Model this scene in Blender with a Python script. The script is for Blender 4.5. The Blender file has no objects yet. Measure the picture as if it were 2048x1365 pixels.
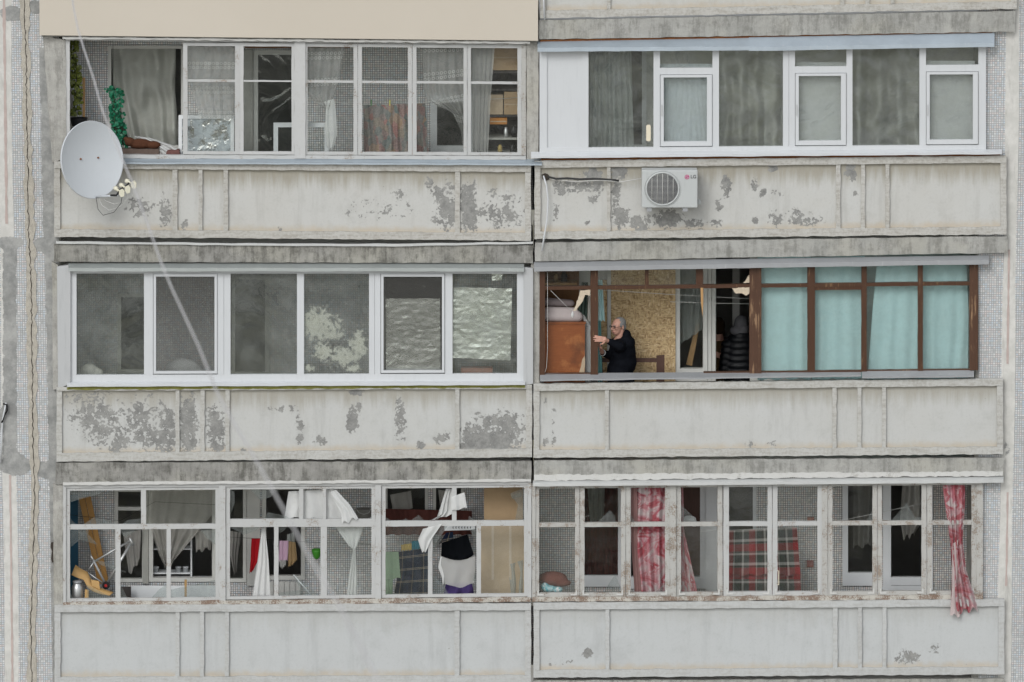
import bpy, bmesh, math, random
from mathutils import Vector, Matrix, noise as mnoise
random.seed(7)
R = math.radians
scene = bpy.context.scene
COL = scene.collection

# ------------------------------------------------------------------ camera, sky, sun, exposure
DIST, PITCH, ZC = 70.0, R(9.0), 12.0            # metres to the facade, downward tilt, height of the picture centre
AX = DIST / math.cos(PITCH)
FPX = 157.0 * AX                                # focal length in photograph pixels: 157 px per metre on the facade
CAM = Vector((0, -DIST, ZC + DIST * math.tan(PITCH)))
cam_d = bpy.data.cameras.new('camera'); cam = bpy.data.objects.new('camera', cam_d); COL.objects.link(cam)
cam.location = CAM; cam.rotation_euler = (R(90) - PITCH, 0, 0)
cam_d.sensor_width = 36; cam_d.lens = 36 * FPX / 2048; cam_d.clip_start = 0.5; cam_d.clip_end = 3000
cam_d.dof.use_dof = True; cam_d.dof.focus_distance = AX; cam_d.dof.aperture_fstop = 2.8
scene.camera = cam

SUN_EL, SUN_AZ = 36.0, 203.0                    # azimuth as a compass bearing: the facade looks south
world = bpy.data.worlds.new('World'); scene.world = world; world.use_nodes = True
wn = world.node_tree.nodes; wl = world.node_tree.links; wn.clear()
sky = wn.new('ShaderNodeTexSky'); sky.sky_type = 'NISHITA'; sky.sun_disc = False
sky.sun_elevation = R(SUN_EL); sky.sun_rotation = R(SUN_AZ); sky.air_density = 1.0; sky.dust_density = 1.0; sky.altitude = 100
hs = wn.new('ShaderNodeHueSaturation'); hs.inputs['Saturation'].default_value = 0.20   # cloud cover
bgn = wn.new('ShaderNodeBackground'); bgn.inputs['Strength'].default_value = 0.15
wo = wn.new('ShaderNodeOutputWorld')
wl.new(sky.outputs[0], hs.inputs['Color']); wl.new(hs.outputs[0], bgn.inputs[0]); wl.new(bgn.outputs[0], wo.inputs[0])
sun_d = bpy.data.lights.new('sun', 'SUN'); sun_d.energy = 1.0; sun_d.angle = R(25); sun_d.color = (1, 0.985, 0.96)
sun = bpy.data.objects.new('sun', sun_d); COL.objects.link(sun)
a = R(SUN_AZ); e = R(SUN_EL)
sun_dir = Vector((math.sin(a) * math.cos(e), math.cos(a) * math.cos(e), math.sin(e)))   # towards the sun
sun.rotation_euler = sun_dir.to_track_quat('Z', 'Y').to_euler(); sun.location = sun_dir * 60
vs = scene.view_settings
vs.view_transform = 'Standard'; vs.look = 'None'; vs.gamma = 1; vs.use_curve_mapping = False; vs.exposure = 0.36
scene.cycles.transparent_max_bounces = 24; scene.cycles.max_bounces = 10; scene.cycles.diffuse_bounces = 5
scene.cycles.use_denoising = True

# ------------------------------------------------------------------ from photograph pixels to metres
_f = Vector((0, math.cos(PITCH), -math.sin(PITCH))); _u = Vector((0, math.sin(PITCH), math.cos(PITCH)))
def W(px, py, y=0.0):
    """the point of the plane Y=y that the photograph shows at (px, py)"""
    d = _f + Vector((1, 0, 0)) * ((px - 1024) / FPX) + _u * ((682.5 - py) / FPX)
    return CAM + d * ((y - CAM.y) / d.y)
PXM = 1 / 157.0
def lerp(a, b, t): return a + (b - a) * t
def line(x0, y0, x1, y1): return lambda x: y0 + (y1 - y0) * (x - x0) / (x1 - x0)
def rnd(s): return (random.random() - .5) * 2 * s

# ------------------------------------------------------------------ mesh building
class MB:
    def __init__(s): s.v = []; s.f = []; s.uv = None; s.attrs = {}; s.smooth = False
    def add(s, vs, fs):
        o = len(s.v); s.v += [Vector(v) for v in vs]; s.f += [tuple(i + o for i in f) for f in fs]; return s
    def prism(s, pts, y0, y1):
        """a px polygon on plane y0, extruded straight back to y1"""
        a = [W(x, y, y0) for x, y in pts]; n = len(a)
        b = [Vector((p.x, y1, p.z)) for p in a]
        area = sum(a[i].x * a[(i + 1) % n].z - a[(i + 1) % n].x * a[i].z for i in range(n))
        if area < 0: a.reverse(); b.reverse()
        fs = [tuple(range(n)), tuple(range(2 * n - 1, n - 1, -1))]
        fs += [(i + n, (i + 1) % n + n, (i + 1) % n, i) for i in range(n)]
        return s.add(a + b, fs)
    def rect(s, x0, y0, x1, y1, d0, d1): return s.prism([(x0, y0), (x1, y0), (x1, y1), (x0, y1)], d0, d1)
    def box(s, x0, x1, y0, y1, z0, z1):
        vs = [(x, y, z) for z in (z0, z1) for y in (y0, y1) for x in (x0, x1)]
        return s.add(vs, [(0, 2, 3, 1), (4, 5, 7, 6), (0, 1, 5, 4), (2, 6, 7, 3), (0, 4, 6, 2), (1, 3, 7, 5)])
    def tube(s, pts, r, n=6, cap=True):
        pts = [Vector(p) for p in pts]; rs = r if isinstance(r, (list, tuple)) else [r] * len(pts)
        vs = []; up = Vector((.123, .35, .93)).normalized()
        for i, p in enumerate(pts):
            t = (pts[min(i + 1, len(pts) - 1)] - pts[max(i - 1, 0)]).normalized()
            if abs(t.dot(up)) > .95: up = Vector((1, 0, 0))
            a = t.cross(up).normalized(); b = t.cross(a)
            vs += [p + (a * math.cos(2 * math.pi * k / n) + b * math.sin(2 * math.pi * k / n)) * rs[i] for k in range(n)]
        fs = [(i * n + k, i * n + (k + 1) % n, (i + 1) * n + (k + 1) % n, (i + 1) * n + k) for i in range(len(pts) - 1) for k in range(n)]
        if cap: fs += [tuple(range(n - 1, -1, -1)), tuple(range((len(pts) - 1) * n, len(pts) * n))]
        return s.add(vs, fs)
    def lathe(s, prof, c, n=20, axis=None):
        """(radius, height) profile turned round the vertical through c, or round the given axis"""
        c = Vector(c); ax = Vector(axis or (0, 0, 1)).normalized()
        a = ax.orthogonal().normalized(); b = ax.cross(a)
        vs = [c + ax * h + (a * math.cos(2 * math.pi * k / n) + b * math.sin(2 * math.pi * k / n)) * r for r, h in prof for k in range(n)]
        fs = [(i * n + k, i * n + (k + 1) % n, (i + 1) * n + (k + 1) % n, (i + 1) * n + k) for i in range(len(prof) - 1) for k in range(n)]
        fs += [tuple(range(n - 1, -1, -1)), tuple(range((len(prof) - 1) * n, len(prof) * n))]
        return s.add(vs, fs)
    def build(s, name, mat, parent=None, label=None, cat=None, group=None, kind=None):
        me = bpy.data.meshes.new(name); off = root_loc(parent)
        me.from_pydata([v - off for v in s.v], [], s.f); me.update()
        if s.uv:
            l = me.uv_layers.new(name='UVMap')
            for lp in me.loops: l.data[lp.index].uv = s.uv[lp.vertex_index]
        for k, vals in s.attrs.items():
            at = me.attributes.new(k, 'FLOAT', 'POINT'); at.data.foreach_set('value', vals)
        if s.smooth: me.polygons.foreach_set('use_smooth', [True] * len(me.polygons))
        me.materials.append(mat if not isinstance(mat, str) else MAT[mat])
        return link(bpy.data.objects.new(name, me), parent, label, cat, group, kind)
def root_loc(p):
    while p is not None and p.parent: p = p.parent
    return p.location.copy() if p is not None else Vector((0, 0, 0))
def link(o, parent=None, label=None, cat=None, group=None, kind=None):
    COL.objects.link(o)
    if parent is not None: o.parent = parent
    for k, v in (('label', label), ('category', cat), ('group', group), ('kind', kind)):
        if v: o[k] = v
    return o
def thing(name, label, cat, loc, group=None):
    o = bpy.data.objects.new(name, None); o.empty_display_size = .1; o.location = loc
    return link(o, None, label, cat, group)
def rough(pts, seg=14, jit=.8):
    """a px polygon with its edges broken into short, uneven pieces"""
    out = []
    for i, (x0, y0) in enumerate(pts):
        x1, y1 = pts[(i + 1) % len(pts)]; n = max(1, int(math.hypot(x1 - x0, y1 - y0) / seg))
        for k in range(n):
            t = k / n; j = jit if k else 0
            out.append((lerp(x0, x1, t) + rnd(j), lerp(y0, y1, t) + rnd(j)))
    return out

# ------------------------------------------------------------------ materials
MAT = {}
class G:
    def __init__(s, name):
        s.m = bpy.data.materials.new(name); s.m.use_nodes = True; s.t = s.m.node_tree; s.t.nodes.clear()
        s.out = s.n('ShaderNodeOutputMaterial'); MAT[name] = s.m; s._p = None
    def n(s, t, **kw):
        nd = s.t.nodes.new(t)
        for k, v in kw.items(): setattr(nd, k, v)
        return nd
    def set(s, sock, v):
        if isinstance(v, bpy.types.NodeSocket): s.t.links.new(v, sock)
        elif isinstance(v, (tuple, list)): sock.default_value = tuple(v) + ((1,) if len(v) == 3 and sock.type == 'RGBA' else ())
        else: sock.default_value = v
    def pos(s):
        if not s._p: s._p = s.n('ShaderNodeNewGeometry').outputs['Position']
        return s._p
    def uv(s): return s.n('ShaderNodeUVMap').outputs[0]
    def attr(s, name): return s.n('ShaderNodeAttribute', attribute_name=name).outputs['Fac']
    def scale(s, v, x, y, z):
        m = s.n('ShaderNodeVectorMath', operation='MULTIPLY'); s.set(m.inputs[0], v); m.inputs[1].default_value = (x, y, z); return m.outputs[0]
    def noise(s, sc, det=4, ro=.6, vec=None, dist=0, col=False):
        nd = s.n('ShaderNodeTexNoise'); s.set(nd.inputs['Vector'], vec if vec is not None else s.pos())
        nd.inputs['Scale'].default_value = sc; nd.inputs['Detail'].default_value = det; nd.inputs['Roughness'].default_value = ro; nd.inputs['Distortion'].default_value = dist
        return nd.outputs['Color' if col else 'Fac']
    def voro(s, sc, vec=None, out='Distance', feat='F1'):
        nd = s.n('ShaderNodeTexVoronoi', feature=feat); s.set(nd.inputs['Vector'], vec if vec is not None else s.pos()); nd.inputs['Scale'].default_value = sc
        return nd.outputs[out]
    def math(s, op, a, b=0.0, c=None):
        nd = s.n('ShaderNodeMath', operation=op); s.set(nd.inputs[0], a); s.set(nd.inputs[1], b)
        if c is not None: s.set(nd.inputs[2], c)
        return nd.outputs[0]
    def step(s, v, a, b):
        nd = s.n('ShaderNodeMapRange', interpolation_type='SMOOTHSTEP'); s.set(nd.inputs['Value'], v)
        nd.inputs['From Min'].default_value = a; nd.inputs['From Max'].default_value = b; return nd.outputs[0]
    def ramp(s, v, *st):
        nd = s.n('ShaderNodeValToRGB'); el = nd.color_ramp.elements
        while len(el) < len(st): el.new(.5)
        for e, (p, c) in zip(el, st): e.position = p; e.color = tuple(c) + (1,)
        s.set(nd.inputs[0], v); return nd.outputs[0]
    def mix(s, f, a, b, blend='MIX'):
        nd = s.n('ShaderNodeMix', data_type='RGBA', blend_type=blend); s.set(nd.inputs[0], f); s.set(nd.inputs[6], a); s.set(nd.inputs[7], b); return nd.outputs[2]
    def sep(s, v):
        nd = s.n('ShaderNodeSeparateXYZ'); s.set(nd.inputs[0], v); return nd.outputs
    def comb(s, x, y, z):
        nd = s.n('ShaderNodeCombineXYZ'); s.set(nd.inputs[0], x); s.set(nd.inputs[1], y); s.set(nd.inputs[2], z); return nd.outputs[0]
    def bump(s, h, st=.5, d=.01):
        nd = s.n('ShaderNodeBump'); nd.inputs['Strength'].default_value = st; nd.inputs['Distance'].default_value = d; s.set(nd.inputs['Height'], h); return nd.outputs[0]
    def bsdf(s, col, ro=.7, metal=0, normal=None, spec=.4):
        b = s.n('ShaderNodeBsdfPrincipled'); s.set(b.inputs['Base Color'], col); s.set(b.inputs['Roughness'], ro); s.set(b.inputs['Metallic'], metal)
        b.inputs['Specular IOR Level'].default_value = spec
        if normal is not None: s.set(b.inputs['Normal'], normal)
        return b.outputs[0]
    def mixs(s, f, a, b):
        nd = s.n('ShaderNodeMixShader'); s.set(nd.inputs[0], f); s.set(nd.inputs[1], a); s.set(nd.inputs[2], b); return nd.outputs[0]
    def done(s, sh): s.set(s.out.inputs[0], sh); return s.m

def m_plain(name, col, ro=.6, var=.12, sc=6, metal=0, bump=0, spec=.35):
    g = G(name); n = g.noise(sc, 5, .65)
    c = g.mix(n, tuple(x * (1 - var * 1.6) for x in col), tuple(min(1, x * (1 + var)) for x in col))
    return g.done(g.bsdf(c, ro, metal, g.bump(g.noise(sc * 8, 4), bump, .01) if bump else None, spec))

def m_dirty(name, col, ro=.35, dirt=.25, spec=.45):
    """painted or plastic sheet with faint rain streaks and specks"""
    g = G(name); P = g.pos()
    c = g.mix(g.noise(2.5, 4), tuple(x * .94 for x in col), col)
    c = g.mix(g.math('MULTIPLY', g.step(g.noise(1, 6, .72, g.scale(P, 24, 24, 2.2)), .50, .74), dirt), c, tuple(x * .55 for x in col))
    c = g.mix(g.math('MULTIPLY', g.step(g.noise(60, 5, .75), .60, .74), dirt), c, (.22, .20, .17))
    return g.done(g.bsdf(c, ro, 0, None, spec))
def m_parapet(name, base, warm, stain=1.0, rust=1.0, grime=0.0):
    """painted concrete, peeled where the attribute says, water stains from the top, brown dirt at the foot"""
    g = G(name); P = g.pos()
    big = g.noise(1.1, 5, .6); fine = g.noise(24, 6, .62); mid = g.noise(9, 5, .62)
    col = g.mix(big, base, warm)
    col = g.mix(g.math('MULTIPLY', g.step(g.noise(3.2, 6, .7), .48, .74), .32), col, tuple(c * .72 for c in warm))
    col = g.mix(g.math('MULTIPLY', g.step(g.noise(38, 5, .75), .50, .74), .24), col, tuple(c * .62 for c in warm))
    col = g.mix(g.math('MULTIPLY', g.step(g.noise(1, 5, .7, g.scale(P, 5, 5, .6)), .5, .7), .28), col, tuple(c * .66 for c in warm))
    sx = g.noise(1.0, 5, .7, g.scale(P, 9, 9, .7)); sx2 = g.noise(1, 3, .6, g.scale(P, 30, 30, 1.5))
    v = g.attr('vtop')                                             # 1 at the top rail, 0 at the foot
    thr = g.math('ADD', v, g.math('MULTIPLY', g.math('ADD', sx, g.math('MULTIPLY', sx2, .4)), .55))
    st = g.math('MULTIPLY', g.step(thr, 1.0, 1.34), .80 * stain)
    col = g.mix(st, col, g.mix(sx2, (.22, .20, .155), (.34, .315, .25)))
    foot = g.math('SUBTRACT', g.math('MULTIPLY', mid, .16), v)
    ft = g.math('MULTIPLY', g.step(foot, -.07, .06), .7 * rust)
    col = g.mix(g.math('MULTIPLY', ft, g.math('GREATER_THAN', v, .0001)), col, g.mix(g.noise(3), (.50, .40, .28), (.36, .33, .27)))
    if grime:
        gm = g.math('ADD', g.math('MULTIPLY', g.noise(1, 6, .75, g.scale(P, 3, 3, 26)), .5), g.math('MULTIPLY', g.noise(26, 6, .75), .5))
        col = g.mix(g.math('MULTIPLY', g.step(gm, .44, .62), grime), col, g.mix(g.noise(5), (.20, .19, .165), (.33, .30, .25)))
    pe = g.attr('peel')
    k = g.math('ADD', pe, g.math('ADD', g.math('MULTIPLY', g.math('SUBTRACT', fine, .5), 2.5), g.math('MULTIPLY', g.math('SUBTRACT', mid, .5), 1.9)))
    mask = g.math('MULTIPLY', g.step(k, .45, .55), g.step(pe, .02, .12))
    sp = g.math('MULTIPLY', g.step(g.noise(34, 3, .6), .725, .745), g.step(g.noise(2.2, 3), .44, .6))     # stray chips
    mask = g.math('MAXIMUM', mask, sp)
    grey = g.mix(g.step(g.noise(12, 6, .75), .3, .7), (.17, .17, .165), (.30, .30, .285))
    col = g.mix(mask, col, grey)
    h = g.math('SUBTRACT', g.math('MULTIPLY', g.noise(60, 5, .7), .35), mask)
    return g.done(g.bsdf(col, .85, 0, g.bump(h, .55, .006), .25))

def m_concrete(name, a, b, dark=.6, white=.5):
    """bare slab edge: grey, black weeping streaks, lime runs"""
    g = G(name); P = g.pos()
    col = g.mix(g.step(g.noise(2.2, 6, .7), .3, .7), a, b)
    s1 = g.math('ADD', g.math('MULTIPLY', g.noise(1, 7, .78, g.scale(P, 11, 11, 1.6)), .5), g.math('MULTIPLY', g.noise(4.5, 7, .78), .5)); s2 = g.noise(1, 6, .76, g.scale(P, 20, 20, 7))
    col = g.mix(g.math('MULTIPLY', g.step(g.noise(1.1, 4, .6), .45, .65), .35), col, (.34, .325, .26))
    col = g.mix(g.math('MULTIPLY', g.step(s1, .45, .60), dark), col, (.085, .083, .072))
    col = g.mix(g.math('MULTIPLY', g.step(s2, .58, .72), white), col, (.52, .51, .48))
    sp = g.noise(70, 4, .7)
    col = g.mix(g.math('MULTIPLY', g.step(sp, .55, .75), .35), col, (.13, .125, .11))
    return g.done(g.bsdf(col, .9, 0, g.bump(g.math('ADD', g.noise(18, 7, .75), g.math('MULTIPLY', sp, .4)), .8, .012), .2))

def m_mosaic(name, dim=1.0, cement=True, pitch=.0292, tint=(1, 1, 1), gr=1.0):
    g = G(name); x, y, z = g.sep(g.pos())
    def cell(c):
        f = g.math('FRACT', g.math('DIVIDE', c, pitch)); d = g.math('ABSOLUTE', g.math('SUBTRACT', f, .5)); return g.math('SUBTRACT', .5, d)
    dx = cell(g.math('ADD', g.math('ADD', x, 50), g.math('MULTIPLY', y, 1.0))); dz = cell(z)
    e = g.step(g.math('MINIMUM', dx, dz), .085, .15)
    idv = g.comb(g.math('FLOOR', g.math('DIVIDE', g.math('ADD', g.math('ADD', x, 50), y), pitch)), 0, g.math('FLOOR', g.math('DIVIDE', z, pitch)))
    wn_ = g.n('ShaderNodeTexWhiteNoise'); g.set(wn_.inputs['Vector'], idv)
    t3 = [tuple(c * dim * k for c, k in zip(col, tint)) for col in ((.46, .47, .46), (.62, .62, .61), (.53, .59, .64), (.63, .55, .52), (.72, .72, .70))]
    tile = g.ramp(wn_.outputs['Value'], (0, t3[0]), (.35, t3[1]), (.6, t3[2]), (.75, t3[3]), (1, t3[4]))
    tile = g.mix(g.math('MULTIPLY', g.step(g.noise(1.3, 5, .65), .4, .75), .3), tile, (.40 * dim, .40 * dim, .38 * dim))
    col = g.mix(e, g.mix(g.noise(4), tuple(.20 * dim * gr for _ in '123'), tuple(.29 * dim * gr for _ in '123')), tile)
    ro = g.math('SUBTRACT', .75, g.math('MULTIPLY', e, .35)); h = e
    if cement:
        k = g.math('ADD', g.attr('cement'), g.math('MULTIPLY', g.math('SUBTRACT', g.noise(9, 6, .7), .5), .9))
        mk = g.step(k, .46, .54)
        cc = g.mix(g.step(g.noise(5, 7, .75), .3, .7), (.20, .205, .20), (.37, .37, .355)); cc = g.mix(g.math('MULTIPLY', g.step(g.noise(1.6, 5, .7), .5, .68), .5), cc, (.17, .17, .165))
        k2 = g.math('ADD', g.attr('plain'), g.math('MULTIPLY', g.math('SUBTRACT', g.noise(14, 5, .7), .5), .5))
        mk2 = g.step(k2, .46, .54)
        pc = g.mix(g.step(g.noise(6, 6, .7), .35, .7), (.50, .495, .465), (.60, .59, .56))
        pc = g.mix(g.math('MULTIPLY', g.step(g.noise(1, 5, .7, g.scale(g.pos(), 14, 14, 2)), .55, .72), .5), pc, (.30, .29, .27))
        col = g.mix(mk2, col, pc); col = g.mix(mk, col, cc)
        mm = g.math('MAXIMUM', mk, mk2)
        ro = g.math('MAXIMUM', ro, g.math('MULTIPLY', mm, .9)); h = g.math('MAXIMUM', e, g.math('MULTIPLY', mm, 1.4))
        h = g.math('ADD', h, g.math('MULTIPLY', g.noise(25, 5, .7), g.math('MULTIPLY', mm, .6)))
    return g.done(g.bsdf(col, ro, 0, g.bump(h, .5, .004), .4))

def m_oldwood(name, amount, col=(.67, .67, .64), under=(.27, .22, .175), dirt=.3):
    """white oil paint on wood that flakes to bare grey-brown timber"""
    g = G(name); P = g.pos()
    n1 = g.noise(1, 6, .75, g.scale(P, 110, 110, 14)); n2 = g.noise(5, 5, .65)
    n3 = g.noise(1, 6, .75, g.scale(P, 14, 14, 120)); nf = g.noise(75, 5, .75)
    k = g.math('ADD', g.math('MULTIPLY', g.math('ADD', g.math('MAXIMUM', n1, n3), nf), .36), g.math('MULTIPLY', n2, .38))
    t = .74 - amount * .16
    mask = g.step(k, t, t + .025)
    c = g.mix(g.noise(3, 4), tuple(x * .88 for x in col), col)
    c = g.mix(g.math('MULTIPLY', g.step(g.noise(22, 5, .7), .5, .75), dirt), c, (.36, .34, .30))
    w = g.mix(g.noise(1, 4, .6, g.scale(P, 120, 120, 12)), tuple(x * .55 for x in under), tuple(x * 1.5 for x in under))
    c = g.mix(mask, c, w)
    return g.done(g.bsdf(c, .6, 0, g.bump(g.math('SUBTRACT', g.math('MULTIPLY', n1, .3), mask), .5, .003), .35))

def m_brownwood(name, col, worn=.3, ro=.45, light=(.42, .26, .13)):
    g = G(name); P = g.pos()
    gr = g.noise(1, 5, .65, g.scale(P, 70, 70, 3.5), 1.2)
    c = g.mix(gr, tuple(x * .55 for x in col), tuple(x * 1.35 for x in col))
    mk = g.math('MULTIPLY', g.step(g.math('ADD', g.math('MULTIPLY', g.noise(1, 5, .7, g.scale(P, 45, 45, 3)), .7), g.math('MULTIPLY', g.noise(2.5, 3), .5)), .70 - worn * .1, .80 - worn * .1), worn * 1.6)
    c = g.mix(mk, c, light)
    c = g.mix(g.math('MULTIPLY', g.step(g.noise(1, 5, .7, g.scale(P, 30, 30, 2)), .6, .75), .55), c, tuple(x * .3 for x in col))
    return g.done(g.bsdf(c, ro, 0, g.bump(gr, .25, .003), .25))

def m_metal(name, col, ro=.42, metal=.55, streak=.35):
    g = G(name); P = g.pos()
    c = g.mix(g.noise(3.5, 5, .65), tuple(x * .8 for x in col), tuple(min(1, x * 1.12) for x in col))
    c = g.mix(g.math('MULTIPLY', g.step(g.noise(1, 5, .7, g.scale(P, 22, 22, 3)), .58, .75), streak), c, (.62, .63, .62))
    c = g.mix(g.math('MULTIPLY', g.step(g.noise(40, 4, .7), .62, .75), streak * .7), c, (.25, .24, .22))
    return g.done(g.bsdf(c, g.math('ADD', ro, g.math('MULTIPLY', g.noise(12, 4), .2)), metal, g.bump(g.noise(5, 3), .25, .01), .5))

def m_glass(name, refl=2.0, tint=(.9, .93, .91), dust_haze=.06, wave=0.0, wscale=2.2, dust_haze_col=(.5, .5, .47)):
    """a thin pane: mirror part by Fresnel, the rest passes straight through, a hazy painted film of dust"""
    g = G(name); tint = tuple(t ** .5 for t in tint); refl *= .5; dust_haze *= .5
    tr = g.n('ShaderNodeBsdfTransparent'); tr.inputs[0].default_value = tint + (1,)
    gl = g.n('ShaderNodeBsdfGlossy'); gl.inputs['Roughness'].default_value = .015; gl.inputs['Color'].default_value = (.95, .97, .96, 1)
    ge = g.n('ShaderNodeNewGeometry'); dt = g.n('ShaderNodeVectorMath', operation='DOT_PRODUCT'); g.set(dt.inputs[0], ge.outputs['Normal']); g.set(dt.inputs[1], ge.outputs['Incoming'])
    fres = g.math('ADD', .042, g.math('MULTIPLY', g.math('POWER', g.math('SUBTRACT', 1.0, g.math('ABSOLUTE', dt.outputs['Value'])), 5.0), .95))   # the same from both sides
    if wave:
        nr = g.bump(g.noise(wscale, 2.5, .5, None, 1.2), 1.0, wave); g.set(gl.inputs['Normal'], nr)
    f = g.math('MINIMUM', g.math('MULTIPLY', fres, refl), 1.0)
    sh = g.mixs(f, tr.outputs[0], gl.outputs[0])
    if dust_haze:
        df = g.n('ShaderNodeBsdfDiffuse'); df.inputs[0].default_value = dust_haze_col + (1,)
        tl = g.n('ShaderNodeBsdfTranslucent'); tl.inputs[0].default_value = dust_haze_col + (1,)
        dn = g.math('MULTIPLY', g.math('ADD', .35, g.step(g.noise(3.0, 6, .7), .35, .75)), dust_haze)
        dn = g.math('ADD', dn, g.math('MULTIPLY', g.step(g.noise(55, 4, .7), .66, .78), dust_haze * 1.2))
        sh = g.mixs(dn, sh, g.mixs(.4, df.outputs[0], tl.outputs[0]))
    return g.done(sh)

def m_fabric(name, col, var=.15, sc=14, ro=.9, trans=.25, alpha=1.0, lace=False, weave=True, colf=None, spec=.2):
    g = G(name)
    c = colf(g) if colf else g.mix(g.noise(sc, 5, .6), tuple(x * (1 - var * 1.5) for x in col), tuple(min(1, x * (1 + var)) for x in col))
    nr = g.bump(g.noise(sc * 2.2, 5, .6), .35, .012)
    d = g.bsdf(c, ro, 0, nr, spec)
    t = g.n('ShaderNodeBsdfTranslucent'); g.set(t.inputs[0], c); g.set(t.inputs['Normal'], nr)
    sh = g.mixs(trans, d, t.outputs[0])
    if alpha < 1:
        tr = g.n('ShaderNodeBsdfTransparent'); f = alpha
        if lace:
            u, v, _ = g.sep(g.uv())
            q = .052
            fu = g.math('SUBTRACT', g.math('FRACT', g.math('DIVIDE', u, q)), .5); fv = g.math('SUBTRACT', g.math('FRACT', g.math('DIVIDE', v, q)), .5)
            r = g.math('SQRT', g.math('ADD', g.math('MULTIPLY', fu, fu), g.math('MULTIPLY', fv, fv)))
            ring = g.math('SUBTRACT', g.step(r, .16, .22), g.step(r, .36, .42))
            band = g.math('LESS_THAN', g.math('FRACT', g.math('DIVIDE', v, q * 6)), .34)
            f = g.math('ADD', alpha, g.math('MULTIPLY', g.math('MULTIPLY', ring, band), .42))
            f = g.math('ADD', f, g.math('MULTIPLY', g.math('SUBTRACT', g.noise(6), .5), .2))
        sh = g.mixs(f, tr.outputs[0], sh)
    return g.done(sh)

def tartan(bands_u, bands_v, base):
    """woven stripes from (offset, width, colour) lists over a repeat of 1"""
    def f(g):
        u, v, _ = g.sep(g.uv())
        cols = []
        for c, bands in ((u, bands_u), (v, bands_v)):
            fr = g.math('FRACT', c); col = base
            for o, w, k in bands:
                d = g.math('MULTIPLY', g.math('GREATER_THAN', fr, o), g.math('LESS_THAN', fr, o + w)); col = g.mix(d, col, k)
            cols.append(col)
        return g.mix(.5, cols[0], cols[1])
    return f
m_parapet('paint_warm', (.515, .525, .518), (.46, .45, .415)); m_parapet('paint_grey', (.50, .512, .508), (.45, .447, .42), .8)
m_parapet('paint_cool', (.475, .495, .497), (.445, .455, .45), .22, 1.0); m_parapet('paint_warm_rail', (.50, .502, .485), (.43, .415, .375), 0, 0, .7); m_parapet('paint_grey_rail', (.49, .497, .482), (.43, .422, .39), 0, 0, .6); m_parapet('paint_cool_rail', (.48, .495, .493), (.44, .445, .433), 0, 0, .35)
m_concrete('slab_dark', (.22, .216, .20), (.35, .346, .325), .8, .5); m_concrete('slab_light', (.31, .31, .29), (.41, .407, .385), .5, .5)
m_concrete('pier', (.34, .335, .31), (.45, .44, .41), .4, .35)
m_mosaic('mosaic', .9, tint=(.97, 1, 1.02), gr=1.35); m_mosaic('mosaic_inner', 1.15, False, .0292, gr=.8); m_mosaic('mosaic_soft', .8, False, .0292, gr=1.7); m_mosaic('mosaic_rose', 1.15, False, .0292, (1, .98, .95), .7)
g = G('stucco_cream'); g.done(g.bsdf(g.mix(g.noise(.6, 5, .6), (.49, .445, .375), (.55, .505, .435)), .9, 0, g.bump(g.noise(45, 6, .7), .25, .004), .2))
m_oldwood('wood_white', .45, (.50, .505, .50)); m_oldwood('wood_white_b', .75, (.47, .477, .47)); m_oldwood('wood_worn', .95, (.43, .427, .405), (.25, .205, .165), .5)
m_oldwood('sill_worn', 1.15, (.50, .48, .43), (.20, .14, .105), .7); m_oldwood('strip_white', .7, (.56, .56, .54), (.33, .32, .29), .4)
m_dirty('pvc', (.56, .578, .592), .3, .14); m_dirty('pvc_grey', (.44, .45, .455), .4, .3); m_plain('gasket', (.05, .05, .05), .6)  # white PVC and a greyer one
m_plain('pvc_inner', (.66, .68, .69), .35, .05, 3); m_plain('inner_paint', (.56, .56, .53), .55, .1, 5); m_plain('inner_grey', (.36, .36, .33), .6, .12, 5)
m_brownwood('brown_frame', (.072, .034, .019), .3); m_brownwood('brown_dark', (.075, .04, .03), .1); m_brownwood('pine', (.42, .25, .11), .1)
m_brownwood('burnt_post', (.08, .04, .024), .55, .5, (.30, .19, .11))
m_metal('zinc_blue', (.42, .48, .53)); m_metal('zinc_green', (.40, .43, .42)); m_metal('zinc_grey', (.33, .34, .35), .5, .35); m_metal('steel', (.55, .56, .56), .35, .8, .1)
m_metal('zinc_pale', (.52, .53, .52), .5, .2, .6)
m_glass('glass_old', 2.2, (.95, .97, .96), .085, .006, 2.6); m_glass('glass_pvc', 4.2, (.93, .96, .94), .24, .013, 1.4, (.47, .485, .47)); m_glass('glass_green', 4.0, (.92, .95, .93), .30, .010, 1.2, (.47, .49, .47))  # on PVC and green panes the raised dust paints haze instead of reflections
m_glass('glass_inner', 1.8, (.55, .58, .56), .10, .03, 1.6); m_glass('glass_shard', 2.2, (.78, .82, .81), .22, .01, 3, (.62, .66, .67)); m_glass('glass_clear', 1.3, (.9, .92, .91), .05, .003)
m_plain('rust', (.22, .085, .03), .9, .4, 20, 0, .5); m_plain('moss', (.22, .22, .06), .95, .4, 14, 0, .5); m_plain('pink_paint', (.47, .385, .355), .9, .2, 8)
m_plain('mortar', (.46, .43, .37), .95, .35, 12, 0, .8); m_plain('crevice_shade', (.05, .042, .035), .95, .3, 10)
m_plain('room', (.30, .29, .275), .9, .2, 2); m_plain('ceiling_paint', (.66, .66, .63), .9, .15, 2); m_plain('floor_paint', (.22, .19, .16), .8, .2, 3)

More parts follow.
